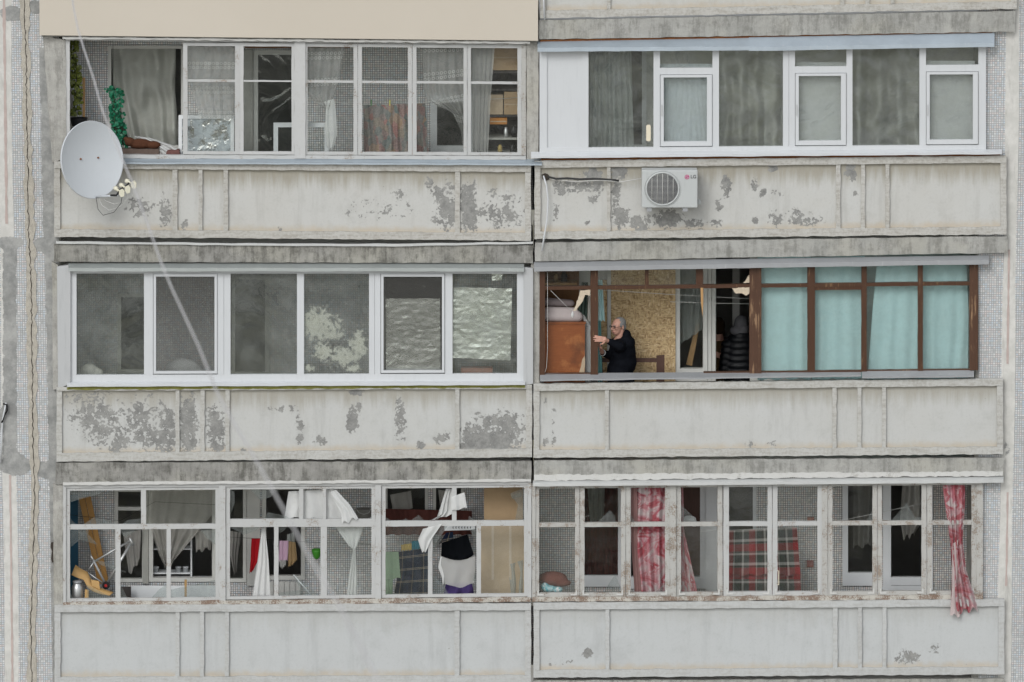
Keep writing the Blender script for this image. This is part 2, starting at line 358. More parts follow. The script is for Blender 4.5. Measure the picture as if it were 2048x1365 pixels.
# ================================================================== the setting
g = G('ground'); n1 = g.step(g.noise(.035, 5, .6), .42, .58)
g.done(g.bsdf(g.mix(n1, g.mix(g.noise(.8, 6, .7), (.10, .105, .06), (.26, .23, .15)), g.mix(g.noise(.5, 5), (.25, .245, .23), (.42, .40, .37))), .95, 0, None, .1))
mb = MB(); mb.add([(-900, -900, 0), (900, -900, 0), (900, 900, 0), (-900, 900, 0)], [(0, 1, 2, 3)]); mb.build('ground', 'ground', kind='structure')

m_plain('yard_block', (.50, .47, .41), .9, .12, .6); m_plain('yard_roof', (.16, .15, .145), .9); m_plain('yard_glass', (.04, .05, .055), .2); m_plain('bark', (.07, .058, .048), .9)
def reflection_building(label, x0, x1, y0, y1, h, floors):  # unseen buildings, added for the panes to reflect
    o = thing('reflection_block', label, 'building', ((x0 + x1) / 2, y1, 0)); mb = MB(); mb.box(x0, x1, y0, y1, 0, h); mb.build('wall', 'yard_block', o)
    mb = MB(); mb.box(x0 - .4, x1 + .4, y0 - .4, y1 + .4, h, h + .35); mb.build('roof', 'yard_roof', o)
    n = int((x1 - x0) / 3.2)
    for f in range(floors):
        for k in range(n): xx = x0 + (k + .5) * (x1 - x0) / n; zz = 1.0 + f * 3.0; mb = MB(); mb.box(xx - .75, xx + .75, y1 - .05, y1 + .03, zz, zz + 1.5); mb.build('window', 'yard_glass', o)
reflection_building('unseen pale two storey block added to be reflected in the panes', -16, 3, -96, -84, 6.6, 2)
reflection_building('unseen low pale building added for reflections, right of the two storey block', 7, 24, -80, -72, 3.6, 1)
def reflection_tree(label, x, y, h, seed):  # unseen trees, added so the panes mirror some branches
    rs = random.Random(seed); o = thing('reflection_tree', label, 'tree', (x, y, 0), 'unseen bare trees added for reflections'); tk = MB(); br = MB()
    def grow(mb, p, d, l, r, dep):
        q = p + d * l * .5 + Vector((rs.uniform(-1, 1), rs.uniform(-1, 1), 0)) * l * .08; e_ = q + (d + Vector((rs.uniform(-.3, .3), rs.uniform(-.3, .3), .1))).normalized() * l * .5
        mb.tube([p, q, e_], [r, r * .85, r * .62], 5 if dep < 3 else 4, False)
        if dep < 6:
            for k in range(2 if dep else 4):
                a = rs.uniform(0, 6.28); nd = (d + Vector((math.cos(a), math.sin(a), rs.uniform(-.1, .5))) * rs.uniform(.5, .95)).normalized(); grow(br, e_ if k else q, nd, l * rs.uniform(.62, .84), r * .6, dep + 1)
    grow(tk, Vector((x, y, -.1)), Vector((0, 0, 1)), h * .36, h * .018, 0); tk.build('trunk', 'bark', o); br.build('crown', 'bark', o)
for k, (x, y, h) in enumerate(((-9, -44, 9.5), (-4.5, -36, 8), (2.5, -52, 10), (6.5, -40, 9), (11, -56, 10))):
    reflection_tree(['leftmost unseen bare tree added for reflections', 'second unseen bare tree from the left added for reflections', 'middle unseen bare tree added for reflections', 'fourth unseen bare tree from the left added for reflections', 'rightmost unseen bare tree added for reflections'][k], x, y, h, 11 + k)
YW, YB = .10, 1.08                                   # outer wall plane, back wall of the loggias
def wall_grid(name, label, x0, x1, cem, plain, mat='mosaic', y=YW, step=7, py0=-420, py1=2700):
    mb = MB(); nx = int((x1 - x0) / step) + 1; ny = int((py1 - py0) / 10) + 1; ce = []; pl = []
    for j in range(ny):
        for i in range(nx):
            px = lerp(x0, x1, i / (nx - 1)); py = lerp(py0, py1, j / (ny - 1))
            mb.v.append(W(px, py, y)); ce.append(cem(px, py)); pl.append(plain(px, py))
    mb.f = [(j * nx + i, (j + 1) * nx + i, (j + 1) * nx + i + 1, j * nx + i + 1) for j in range(ny - 1) for i in range(nx - 1)]
    mb.attrs = {'cement': ce, 'plain': pl}
    r = thing(name, label, 'wall', W((x0 + x1) / 2, 2600, y))
    mb.build('tile_facing', mat, r)
    c = MB(); a = W(x0, py0, y); b = W(x1, py1, y); xr = W(x1, py0, y).x
    c.box(min(a.x, W(x0, py1, y).x) + .06, max(xr, b.x) - .06, y + .02, YB + 3.2, b.z, a.z); c.build('wall_core', 'pier', r)
    return r
def blob(px, py, cx, cy, rx, ry, s=1.0):
    d = ((px - cx) / rx) ** 2 + ((py - cy) / ry) ** 2
    return s * max(0.0, 1 - d * .5)
XL = lambda py: 8 + py * 16 / 1365                    # the pink joint line of the left wall
XE = lambda py: 80 + py * 26 / 1365
def cem_l(px, py):
    v = max(0, min(1, .5 + (px - XE(py) - (0 if py > 470 else -3)) / 12)) if py > 95 else 0
    for b in ((25, 28, 26, 16), (70, 15, 16, 15), (20, 485, 30, 13), (85, 490, 20, 14), (30, 930, 34, 22), (90, 940, 18, 18), (10, 840, 14, 30)): v = max(v, blob(px, py, *b))
    if 480 < py < 945 and 4 < px < 37: v = max(v, .82 if 10 < px < 33 else .5)
    if py < -300 or py > 1700: v = max(v, 0)
    return v
wl_ = wall_grid('facade_wall', 'white mosaic tiled facade wall with a cracked mortar joint, left of the loggias', -900, 118, cem_l,
          lambda px, py: max(0, min(1, .5 + (14 - abs(px - XL(py))) / 5)))
XR = lambda py: 2027 - py * 19 / 1365
wr_ = wall_grid('facade_wall', 'white mosaic tiled facade wall right of the loggias with pinkish seam', 1957, 2950,
          lambda px, py: max(blob(px, py, 2012, 20, 20, 12, .7), blob(px, py, 2022, 64, 5, 6, .9), blob(px, py, XR(py), 900, 14, 30, .5)),
          lambda px, py: max(0, min(1, .5 + (13 - abs(px - XR(py))) / 5)))
def strip(root, name, pts, w, mat, proud, jit=1.0, seg=12):
    """a band that follows a px polyline down the wall"""
    l, r = [], []
    for (x0, y0), (x1, y1) in zip(pts, pts[1:]):
        n = max(1, int(abs(y1 - y0) / seg))
        for k in range(n):
            t = k / n; ww = w * (1 + rnd(.35)) / 2; x = lerp(x0, x1, t) + rnd(jit); y = lerp(y0, y1, t)
            l.append((x - ww, y)); r.append((x + ww, y + rnd(1)))
    mb = MB()
    for i in range(len(l) - 1): 
        a = [W(*p, YW - proud) for p in (l[i], r[i], r[i + 1], l[i + 1])]
        if not mb.v: mb.v += [a[0], a[1]]
        o = len(mb.v); mb.v += [a[3], a[2]]; mb.f.append((o - 2, o, o + 1, o - 1))
    return mb.build(name, mat, root)
jl = [(46, -250), (49, 0), (52, 120), (56, 300), (60, 460), (62, 560), (64, 700), (67, 900), (70, 960), (67, 1100), (65, 1240), (63, 1380), (62, 1700)]
strip(wl_, 'mortar_joint', jl, 17, 'mortar', .012, 1.2)
strip(wl_, 'crack_shade', [(x - 1 + rnd(2), y) for x, y in jl], 1.5, 'crevice_shade', .0155, 1.6, 7)  # dark strip over the mortar: dirt and shade of the crack as colour
strip(wl_, 'painted_line', [(XL(y), y) for y in range(-200, 470, 60)], 5, 'pink_paint', .004, .3)
strip(wl_, 'painted_line', [(XL(y) + 1, y) for y in range(950, 1700, 60)], 4, 'pink_paint', .004, .3)
strip(wr_, 'painted_line', [(XR(y) - 2, y) for y in range(500, 760, 60)], 4, 'pink_paint', .004, .3)
strip(wr_, 'painted_line', [(XR(y) + 2, y) for y in range(985, 1190, 50)], 4, 'pink_paint', .004, .3)
h = MB(); h.prism(rough([(102, 1086), (111, 1084), (112, 1122), (104, 1126)], 8, 1.5), YW - .03, YW - .002); h.build('cavity_shade_plate', 'crevice_shade', wl_)  # dark plate standing on the wall, a cavity's shade as colour

# ------------------------------------------------------------------ slabs: the grey bands between the storeys are the edges of the loggia floors
SL = {}
def slab(label, tl, tr, br, bl, mat, y0=.0):
    o = thing('floor_slab', label, 'slab', W(tl[0], bl[1], y0))
    mb = MB()
    pts = rough([tl, tr, br, bl], 16, .9)
    mb.prism(pts, y0, y0 + .05); mb.build('slab_edge', mat, o)
    b = MB(); b.prism([(tl[0] + 2, tl[1] + 2), (tr[0] - 2, tr[1] + 2), (br[0] - 2, br[1] - 2), (bl[0] + 2, bl[1] - 2)], y0 + .05, YB + 3.1); b.build('slab_body', 'ceiling_paint', o)
    return o
slab('pale grey concrete slab edge above the bright PVC glazing, top right', (1078, 41), (2031, 22), (2030, 64), (1078, 79), 'slab_light')
slab('grey slab edge behind the cream cladding above the satellite dish', (84, -30), (1076, -20), (1076, 84), (84, 74), 'slab_light', .02)
slab('dark streaked concrete slab edge under the satellite dish balcony', (108, 489), (1066, 491), (1066, 527), (108, 524), 'slab_dark')
slab('grey concrete slab edge under the air conditioner balcony', (1070, 486), (2016, 473), (2016, 506), (1070, 523), 'slab_light')
slab('mottled concrete slab edge above the three wide broken windows', (112, 926), (1063, 923), (1062, 963), (110, 969), 'slab_dark')
slab('concrete slab edge with flaking white strip above the rose curtains', (1068, 922), (2009, 916), (2008, 950), (1068, 958), 'slab_light')
slab('bottom left concrete slab edge at the lower picture border', (112, 1376), (1062, 1374), (1062, 1420), (112, 1420), 'slab_light')
slab('bottom right concrete slab edge at the lower picture border', (1066, 1362), (2008, 1358), (2008, 1400), (1066, 1404), 'slab_light')

# back walls with their openings, and the rooms behind
def back_wall(label, x0, y0, x1, y1, holes, mat):
    o = thing('back_wall', label, 'wall', W((x0 + x1) / 2, y1, YB))
    xs = sorted({x0, x1, *[h[0] for h in holes], *[h[2] for h in holes]}); ys = sorted({y0, y1, *[h[1] for h in holes], *[h[3] for h in holes]})
    mb = MB(); idx = {}
    def vid(x, y, d):
        if (x, y, d) not in idx:
            p = W(x, y, YB); idx[x, y, d] = len(mb.v); mb.v.append(Vector((p.x, YB + d, p.z)))
        return idx[x, y, d]
    solid = lambda a, b: 0 <= a < len(xs) - 1 and 0 <= b < len(ys) - 1 and not any(h[0] <= xs[a] and xs[a + 1] <= h[2] and h[1] <= ys[b] and ys[b + 1] <= h[3] for h in holes)
    for i in range(len(xs) - 1):
        for j in range(len(ys) - 1):
            if not solid(i, j): continue
            a, b, c, d = xs[i], xs[i + 1], ys[j], ys[j + 1]
            for q in (0, .12): 
                f = (vid(a, c, q), vid(a, d, q), vid(b, d, q), vid(b, c, q)); mb.f.append(f if q == 0 else f[::-1])
            if not solid(i - 1, j): mb.f.append((vid(a, c, 0), vid(a, c, .12), vid(a, d, .12), vid(a, d, 0)))
            if not solid(i + 1, j): mb.f.append((vid(b, c, .12), vid(b, c, 0), vid(b, d, 0), vid(b, d, .12)))
            if not solid(i, j - 1): mb.f.append((vid(a, c, 0), vid(b, c, 0), vid(b, c, .12), vid(a, c, .12)))
            if not solid(i, j + 1): mb.f.append((vid(a, d, .12), vid(b, d, .12), vid(b, d, 0), vid(a, d, 0)))
    mb.build('wall_face', mat, o)
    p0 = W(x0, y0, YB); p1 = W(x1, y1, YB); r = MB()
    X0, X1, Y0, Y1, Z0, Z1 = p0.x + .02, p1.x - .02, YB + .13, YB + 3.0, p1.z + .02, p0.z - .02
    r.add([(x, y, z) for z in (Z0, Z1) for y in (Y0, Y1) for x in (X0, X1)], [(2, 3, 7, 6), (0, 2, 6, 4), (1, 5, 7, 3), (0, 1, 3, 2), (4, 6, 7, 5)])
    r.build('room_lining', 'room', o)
    return o
HOLES = {
 1: [(222, 98, 362, 292), (516, 108, 588, 330), (872, 205, 936, 296)],
 2: [(1192, 92, 1284, 292), (1452, 108, 1528, 300), (1722, 92, 1796, 290)],
 3: [(242, 595, 296, 742), (470, 560, 530, 745), (770, 545, 900, 745)],
 4: [(1360, 530, 1406, 738), (1432, 510, 1500, 790)],
 5: [(236, 984, 284, 1160), (306, 984, 424, 1156), (455, 978, 488, 1160), (532, 980, 604, 1154), (775, 976, 850, 1060), (872, 976, 922, 1060)],
 6: [(1168, 950, 1236, 1154), (1262, 950, 1410, 1156), (1458, 950, 1508, 1100), (1696, 960, 1752, 1148), (1782, 960, 1852, 1170)],
}
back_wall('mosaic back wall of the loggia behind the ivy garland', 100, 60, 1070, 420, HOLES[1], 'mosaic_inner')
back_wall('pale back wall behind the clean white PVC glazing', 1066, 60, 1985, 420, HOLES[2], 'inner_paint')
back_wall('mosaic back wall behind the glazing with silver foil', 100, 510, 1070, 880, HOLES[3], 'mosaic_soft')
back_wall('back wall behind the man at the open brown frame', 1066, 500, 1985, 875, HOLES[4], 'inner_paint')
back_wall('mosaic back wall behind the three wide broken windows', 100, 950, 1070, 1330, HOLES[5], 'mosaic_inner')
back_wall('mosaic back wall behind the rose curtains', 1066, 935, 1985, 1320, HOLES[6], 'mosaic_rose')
# partition between the two columns of loggias
def partition(label, pts, mat, y0):
    mb = MB(); mb.prism(rough(pts, 18, .6), y0, YB - .005); return mb.build('partition_wall', mat, None, label, 'wall')
partition('bare grey concrete pier between the two top row glazings', [(1053, 78), (1077, 76), (1077, 322), (1053, 330)], 'pier', .05)
partition('grey concrete pier left of the brown wooden frame', [(1062, 528), (1079, 526), (1079, 768), (1062, 772)], 'pier', .05)
partition('thin concrete partition between the two bottom row glazings', [(1060, 966), (1068, 966), (1068, 1212), (1060, 1212)], 'pier', .06)
for (pts, lab, m) in (([(86, 72), (131, 80), (133, 318), (104, 326)], 'rough plastered concrete jamb left of the ivy loggia', 'pier'),
                      ([(104, 524), (116, 530), (118, 778), (106, 780)], 'dark concrete jamb left of the foil covered glazing', 'pier'),
                      ([(106, 968), (126, 970), (126, 1212), (108, 1212)], 'grey cement jamb left of the wide broken windows', 'pier')):
    mb = MB(); mb.prism(rough(pts, 14, .8), .03, YB - .005); mb.build('jamb', m, None, lab, 'jamb')

# ------------------------------------------------------------------ parapets
def parapet(label, tl, tr, br, bl, ribs, mat, blobs, rim=(14, 12, 12, 15), y0=0.0):
    """rim = top, left, right, bottom widths in px; ribs = (x0, x1)"""
    T = line(*tl, *tr); B = line(*bl, *br)
    o = thing('balcony_parapet', label, 'parapet', W((bl[0] + br[0]) / 2, bl[1], y0), 'concrete balcony parapets')
    rt, rl, rr, rb = rim; l, r = max(tl[0], bl[0]), min(tr[0], br[0])
    def bar(name, pts, d0=y0, d1=y0 + .06, j=.7):
        mb = MB(); mb.prism(rough(pts, 11, j), d0, d1); return mb.build(name, mat + '_rail', o)
    bar('top_rail', [tl, tr, (tr[0], T(tr[0]) + rt), (tl[0], T(tl[0]) + rt)], y0 - .012)
    bar('bottom_rail', [(bl[0], B(bl[0]) - rb), (br[0], B(br[0]) - rb), br, bl], y0 - .006, y0 + .06, 1.0)
    bar('side_rail', [(tl[0], T(tl[0]) + rt), (tl[0] + rl, T(tl[0] + rl) + rt), (bl[0] + rl, B(bl[0] + rl) - rb), (bl[0], B(bl[0]) - rb)])
    bar('side_rail', [(tr[0] - rr, T(tr[0]) + rt), (tr[0], T(tr[0]) + rt), (br[0], B(br[0]) - rb), (br[0] - rr, B(br[0]) - rb)])
    for x0, x1 in ribs: bar('rib', [(x0, T(x0) + rt), (x1, T(x1) + rt), (x1, B(x1) - rb), (x0, B(x0) - rb)])
    mb = MB(); pe = []; vt = []; nx = int((r - l) / 3.2); ny = 44
    for j in range(ny + 1):
        for i in range(nx + 1):
            px = lerp(tl[0] + 3, tr[0] - 3, i / nx); py = lerp(T(px) + rt - 3, B(px) - rb + 3, j / ny)
            mb.v.append(W(px, py, y0 + .034)); vt.append(1 - j / ny + .001)
            pe.append(max([0] + [blob(px, py, *b) for b in blobs]))
    mb.f = [(j * (nx + 1) + i, (j + 1) * (nx + 1) + i, (j + 1) * (nx + 1) + i + 1, j * (nx + 1) + i + 1) for j in range(ny) for i in range(nx)]
    mb.attrs = {'peel': pe, 'vtop': vt}; mb.build('panel', mat, o)
    bk = MB(); bk.prism([(tl[0] + 2, tl[1] + 2), (tr[0] - 2, tr[1] + 2), (br[0] - 2, br[1] - 2), (bl[0] + 2, bl[1] - 2)], y0 + .062, y0 + .12); bk.build('panel_back', 'pier', o)
    return o
parapet('weathered white parapet behind the satellite dish', (108, 323), (1062, 331), (1062, 482), (108, 474), [(345, 355), (397, 405), (447, 456), (910, 920)], 'paint_warm',
        [(895, 415, 24, 44, .8), (875, 385, 18, 14, .55), (880, 440, 14, 18, .6), (938, 420, 17, 52, .95), (1000, 430, 42, 32, .62), (1020, 395, 20, 15, .5), (985, 400, 16, 20, .5), (285, 415, 28, 18, .6), (268, 405, 14, 10, .6), (330, 425, 12, 34, .6), (368, 450, 7, 12, .7), (560, 460, 6, 5, .8), (800, 385, 14, 16, .45), (760, 420, 60, 20, .3), (860, 365, 12, 10, .6)])
parapet('peeling white parapet carrying the air conditioner', (1069, 322), (2013, 312), (2013, 469), (1069, 479), [(1214, 1221), (1672, 1681), (1722, 1730), (1771, 1779)], 'paint_warm',
        [(1185, 350, 20, 14, 1), (1125, 375, 18, 14, .9), (1160, 375, 24, 12, .8), (1196, 372, 10, 22, .85), (1188, 400, 14, 8, .7), (1112, 425, 8, 18, .7), (1176, 448, 7, 6, .8), (1238, 345, 16, 14, 1), (1232, 385, 9, 24, .9), (1243, 435, 18, 28, .9), (1283, 447, 26, 15, .95), (1335, 440, 30, 18, 1), (1390, 448, 22, 9, .8), (1432, 446, 14, 10, .75), (1452, 375, 10, 20, .8), (1437, 412, 8, 14, .7), (1510, 370, 8, 14, .8), (1526, 385, 8, 9, .9), (1512, 442, 7, 7, 1.1), (1545, 337, 9, 7, 1.1), (1552, 440, 14, 16, .7), (1610, 442, 34, 10, .7), (1600, 430, 24, 12, .5), (1702, 345, 11, 16, 1.1), (1710, 388, 4, 5, .9), (1555, 388, 14, 8, .5)])
parapet('heavily peeled white parapet below the foil covered glazing', (113, 774), (1064, 770), (1064, 915), (113, 924), [(351, 359), (401, 409), (451, 459), (910, 919)], 'paint_grey',
        [(190, 830, 46, 44, .68), (215, 855, 40, 36, .64), (160, 800, 26, 14, .6), (235, 890, 16, 24, .75), (285, 830, 50, 34, .58), (300, 870, 48, 38, .7), (335, 865, 20, 44, .9), (378, 850, 18, 60, .98), (430, 860, 18, 50, .86), (705, 840, 11, 28, .92), (712, 785, 14, 6, 1), (718, 815, 7, 16, .75), (800, 840, 11, 42, .78), (602, 850, 9, 18, .6), (600, 880, 8, 12, .7), (640, 880, 14, 12, .62), (842, 892, 8, 10, .85), (985, 880, 60, 30, .98), (1000, 850, 50, 26, .72), (940, 880, 16, 30, .95), (885, 878, 16, 14, .55), (486, 905, 6, 6, 1), (570, 818, 30, 6, .45)], rim=(8, 11, 12, 17))
parapet('streaked white parapet below the man in the open frame', (1067, 768), (2006, 758), (2006, 909), (1067, 916), [(1210, 1218), (1665, 1673), (1715, 1723), (1764, 1772)], 'paint_grey',
        [(1107, 870, 5, 26, .55), (1088, 800, 5, 8, .6), (1108, 820, 4, 14, .5), (1090, 884, 5, 8, .6), (1500, 890, 8, 6, .6), (1545, 888, 10, 6, .55)])
parapet('clean greyish white parapet at bottom left', (109, 1211), (1062, 1207), (1062, 1366), (109, 1370), [(351, 359), (400, 408), (450, 458), (909, 919)], 'paint_cool', [(900, 1300, 5, 4, .4)])
parapet('clean bluish white parapet under the hanging rose curtain', (1067, 1206), (2009, 1199), (2009, 1349), (1067, 1356), [(1211, 1219), (1666, 1675), (1716, 1724), (1765, 1773)], 'paint_cool',
        [(1176, 1308, 9, 9, 1.3), (1815, 1315, 22, 14, .66), (1870, 1298, 14, 8, .5), (1125, 1325, 30, 8, .35)])
parapet('lower edge of a white parapet at the top right border', (1080, -110), (2036, -120), (2034, 18), (1080, 37), [(1214, 1221), (1680, 1689), (1731, 1739), (1781, 1789)], 'paint_warm', [(1350, 26, 100, 8, .5)])
# cream insulation cladding over the parapet at top left
o = thing('cladding', 'smooth cream stucco cladding over the top left balcony parapet', 'cladding', W(580, 80, -.06))
mb = MB(); mb.prism([(79, -200), (1076, -200), (1076, 82), (79, 71)], -.07, .018); mb.build('stucco_panel', 'stucco_cream', o)
mb = MB(); mb.prism(rough([(125, 74), (1060, 84), (1060, 88), (125, 78)], 9, 1.1), -.03, .05); mb.build('flaking_edge', 'strip_white', o)
# rusty and mossy strips between sill and parapet, lime strip, gap strips
def bar_thing(name, label, cat, pts, d0, d1, mat, seg=12, jit=.8):
    mb = MB(); mb.prism(rough(pts, seg, jit), d0, d1); return mb.build(name, mat, None, label, cat)
bar_thing('rusty_strip', 'rusty orange strip above the bluish flashing, top right', 'rusty strip', [(1080, 80), (1985, 63), (1985, 68), (1080, 84)], .03, .06, 'rust')
bar_thing('rusty_strip', 'rusty orange strip above the air conditioner parapet', 'rusty strip', [(1082, 318), (2000, 306), (2000, 312), (1082, 324)], .02, .08, 'rust')
bar_thing('mossy_strip', 'yellow green mossy strip under the white sill', 'moss strip', [(134, 771), (1050, 768), (1050, 776), (134, 780)], -.016, .05, 'moss', 9, 1.2)
bar_thing('metal_strip', 'bent pale metal strip under the satellite dish parapet', 'metal strip', [(112, 483), (560, 488), (820, 488), (1066, 484), (1066, 488), (820, 493), (560, 492), (112, 488)], -.03, .0, 'zinc_pale', 30, .8)
bar_thing('lime_strip', 'flaking white plaster strip above the rose curtain windows', 'plaster strip', [(1068, 950), (2006, 943), (2006, 952), (1068, 962)], -.012, .03, 'strip_white', 8, 1.6)
bar_thing('metal_strip', 'thin white ledge strip above the wide broken windows', 'metal strip', [(126, 965), (1062, 959), (1062, 964), (126, 971)], -.012, .03, 'strip_white', 9, 1.0)
# ================================================================== glazing of the loggias
def bar(root, name, pts, d0, d1, mat, j=0, seg=10, **kw):
    mb = MB(); mb.prism(rough(pts, seg, j) if j else pts, d0, d1); return mb.build(name, mat, root, **kw)
def vpost(root, x0, x1, T, B, d0, d1, mat, name='post', j=.35, seg=16):
    return bar(root, name, [(x0, T(x0)), (x1, T(x1)), (x1, B(x1)), (x0, B(x0))], d0, d1, mat, j, seg)
def hrail(root, x0, x1, f0, f1, d0, d1, mat, name='rail', j=.35, seg=16):
    return bar(root, name, [(x0, f0(x0)), (x1, f0(x1)), (x1, f1(x1)), (x0, f1(x0))], d0, d1, mat, j, seg)
def off(f, k): return lambda x: f(x) + k
def pane(parent, polys, mat, y):
    for p in polys:
        mb = MB(); mb.prism(p, y, y + .004); mb.build('pane', mat, parent)
def sash(root, x0, x1, T, B, w, mat, rows=(), glass='glass_old', d0=.045, d1=.085, broken={}, vb={}, j=.35, name='sash'):
    """w = left, right, top, bottom member widths; rows = (y function, half width) glazing bars; vb[row] = (x0, x1) upright bars"""
    wl, wr, wt, wb = w; mb = MB()
    def q(a, b, f0, f1, d=0): mb.prism(rough([(a, f0(a)), (b, f0(b)), (b, f1(b)), (a, f1(a))], 18, j), d0 + d, d1)
    q(x0, x0 + wl, T, B); q(x1 - wr, x1, T, B)
    a, b = x0 + wl, x1 - wr
    q(a, b, T, off(T, wt), .001); q(a, b, off(B, -wb), B, .001)
    cuts = [off(T, wt)]
    for f, hw in rows: q(a, b, off(f, -hw), off(f, hw), .004); cuts += [off(f, -hw), off(f, hw)]
    cuts.append(off(B, -wb)); cells = []
    for r in range(len(cuts) // 2):
        f0, f1 = cuts[2 * r], cuts[2 * r + 1]; xs = [a]
        for v0, v1 in vb.get(r, ()): q(v0, v1, f0, f1, .003); xs += [v0, v1]
        xs.append(b)
        for c in range(len(xs) // 2): cells.append(((r, c), xs[2 * c], xs[2 * c + 1], f0, f1))
    s = mb.build(name, mat, root)
    for key, c0, c1, f0, f1 in cells:
        full = [[(c0 - 1, f0(c0) - 1), (c1 + 1, f0(c1) - 1), (c1 + 1, f1(c1) + 1), (c0 - 1, f1(c0) + 1)]]
        br = broken.get(key, full)
        pane(s, br, glass if br is full else 'glass_shard', (d0 + d1) / 2 + .008)
    return s
def window_board(label, x0, y0, x1, y1, mat='sill_worn', d1=.30):
    a, b = W(x0, y0, .1), W(x1, y1, .1); mb = MB(); z = (a.z + b.z) / 2
    mb.box(a.x, b.x, .122, d1, z - .03, z); return mb.build('window_board', mat, None, label, 'shelf')

# ---- 1: old white sashes above the dish
o = L1 = thing('loggia_glazing', 'old white wooden glazing with its left bay open, above satellite dish', 'glazing', W(590, 316, .06), 'loggia glazings')
T = line(366, 85.5, 1050, 90.5); B = line(366, 309, 1050, 311.5); mid = line(375, 161.5, 1035, 166.5)
vpost(o, 131, 139.5, line(0, 77, 1, 77), line(0, 310, 1, 310), .04, .11, 'wood_white')
hrail(o, 139.5, 1052, line(133, 76.5, 1050, 84), line(133, 81, 1050, 90), .035, .11, 'wood_white_b', 'top_rail')
hrail(o, 131, 1052, line(133, 310, 1050, 312.5), line(133, 317, 1050, 320), .03, .12, 'wood_white_b', 'bottom_rail', .5)
S1 = [(366, 480, 9, 10), (480, 589, 7, 6), (611, 715, 4, 8), (716, 824, 8, 8), (825, 934, 8, 7), (935, 1043, 7, 8)]
for i, (x0, x1, wl, wr) in enumerate(S1):
    sash(o, x0, x1, T, B, (wl, wr, 6.5, 6), 'wood_white_b' if i != 1 else 'wood_white', [(mid, 2.4 if i != 1 else 1.5)], 'glass_clear' if i in (1,) else 'glass_old')
vpost(o, 589, 611, off(T, -3), line(0, 317, 1, 317), .02, .10, 'wood_white', 'post'); vpost(o, 1043, 1052, T, B, .04, .11, 'wood_worn')
hw = MB(); hw.prism([(131, 318), (1083, 321), (1083, 331), (131, 329)], -.075, -.06); p = MB()
a = [W(131, 316.5, .03), W(1083, 319.5, .03), W(1083, 331, -.07), W(131, 329, -.07)]
def flashing(label, top, edge, y_in, y_out, mat, drop=3.0, name='flashing', seg=26, jit=.5):
    """a bent metal sheet: slope from the top line to the front edge, then a small drip"""
    mb = MB(); n = max(2, int((top[2] - top[0]) / seg)); ft = line(*top); fe = line(*edge)
    for i in range(n + 1):
        x = lerp(top[0], top[2], i / n); j = rnd(jit)
        a = W(x, ft(x), y_in); b = W(x, fe(x) - drop + j, y_out); c = W(x, fe(x) + j, y_out)
        mb.v += [a, b, c, c + Vector((0, .01, 0)), a + Vector((0, .01, -.006))]
    m = 5
    for i in range(n):
        for k in range(m): mb.f.append((i * m + k, i * m + (k + 1) % m, (i + 1) * m + (k + 1) % m, (i + 1) * m + k))
    mb.f += [tuple(range(m - 1, -1, -1)), tuple(range(n * m, n * m + m))]
    return mb.build(name, mat, None, label, 'flashing')
flashing('bluish zinc sill flashing right of the satellite dish', (131, 316, 1084, 319), (131, 328, 1084, 331), .05, -.07, 'zinc_blue')
window_board('inner window board behind the ivy garland', 140, 312, 1050, 314, 'wood_white_b')

# ---- 2: new white PVC above the air conditioner
o = L2 = thing('loggia_glazing', 'clean white PVC glazing under a bluish flashing, top right', 'glazing', W(1525, 304, .06), 'loggia glazings')
T = line(1079, 100, 1972, 91); B = line(1079, 306, 1972, 301); gb = line(1177, 295.5, 1957, 290)
FR = dict(d0=.03, d1=.10)
def pvc_bar(pts, name='frame_bar', d0=.03, d1=.10): return bar(o, name, pts, d0, d1, 'pvc')
for x0, x1 in ((1079, 1094), (1164, 1177), (1307, 1320), (1425, 1438), (1566, 1577.5), (1578, 1590), (1693, 1705), (1839, 1852), (1957, 1972)):
    vpost(o, x0, x1, T, gb, .03, .10, 'pvc', 'frame_bar', 0)
hrail(o, 1079, 1972, gb, B, .031, .10, 'pvc', 'bottom_rail', 0)
hrail(o, 1079, 1972, off(T, -4), T, .031, .10, 'pvc', 'top_rail', 0)
bar(o, 'infill_panel', [(1094, T(1094)), (1164, T(1164)), (1164, gb(1164)), (1094, gb(1094))], .05, .08, 'pvc')
for x0, x1 in ((1177, 1307), (1438, 1566), (1705, 1839)):
    pane(o, [[(x0, T(x0)), (x1, T(x1)), (x1, gb(x1)), (x0, gb(x0))]], 'glass_pvc', .06)
for x0, x1, k in ((1320, 1425, 0), (1590, 1693, -3), (1852, 1957, -6)):
    f0 = line(1320, 136.5 + k, 1425, 136 + k) if k == 0 else line(x0, 136.5 + k, x1, 136 + k)
    hrail(o, x0, x1, f0, off(f0, 13), .03, .10, 'pvc', 'transom', 0)
    pane(o, [[(x0, T(x0)), (x1, T(x1)), (x1, f0(x1)), (x0, f0(x0))]], 'glass_pvc', .06)
    s = sash(o, x0 + 1, x1 - 1, off(f0, 14), off(gb, -1.5), (6.5, 10, 5, 9), 'pvc', (), 'glass_pvc', .012, .08, j=0)
    mbh = MB(); mbh.prism([(x0 + 2.0, 210), (x0 + 4.5, 210), (x0 + 4.5, 232), (x0 + 2, 232)], .0, .012); mbh.build('hinge_cover', 'pvc_grey', s)
hm = MB(); hm.prism([(1292.5, 252), (1295, 250), (1299, 250), (1301.5, 252), (1301.5, 281), (1299, 283), (1295, 283), (1292.5, 281)], .045, .058); hm.build('outer_handle', m_plain('cream_plastic', (.68, .62, .48), .4, .05), o)
flashing('long bluish metal flashing over the clean PVC glazing, left piece', (1075, 84, 1500, 76), (1075, 104, 1500, 101), .03, -.09, 'zinc_blue', 8)
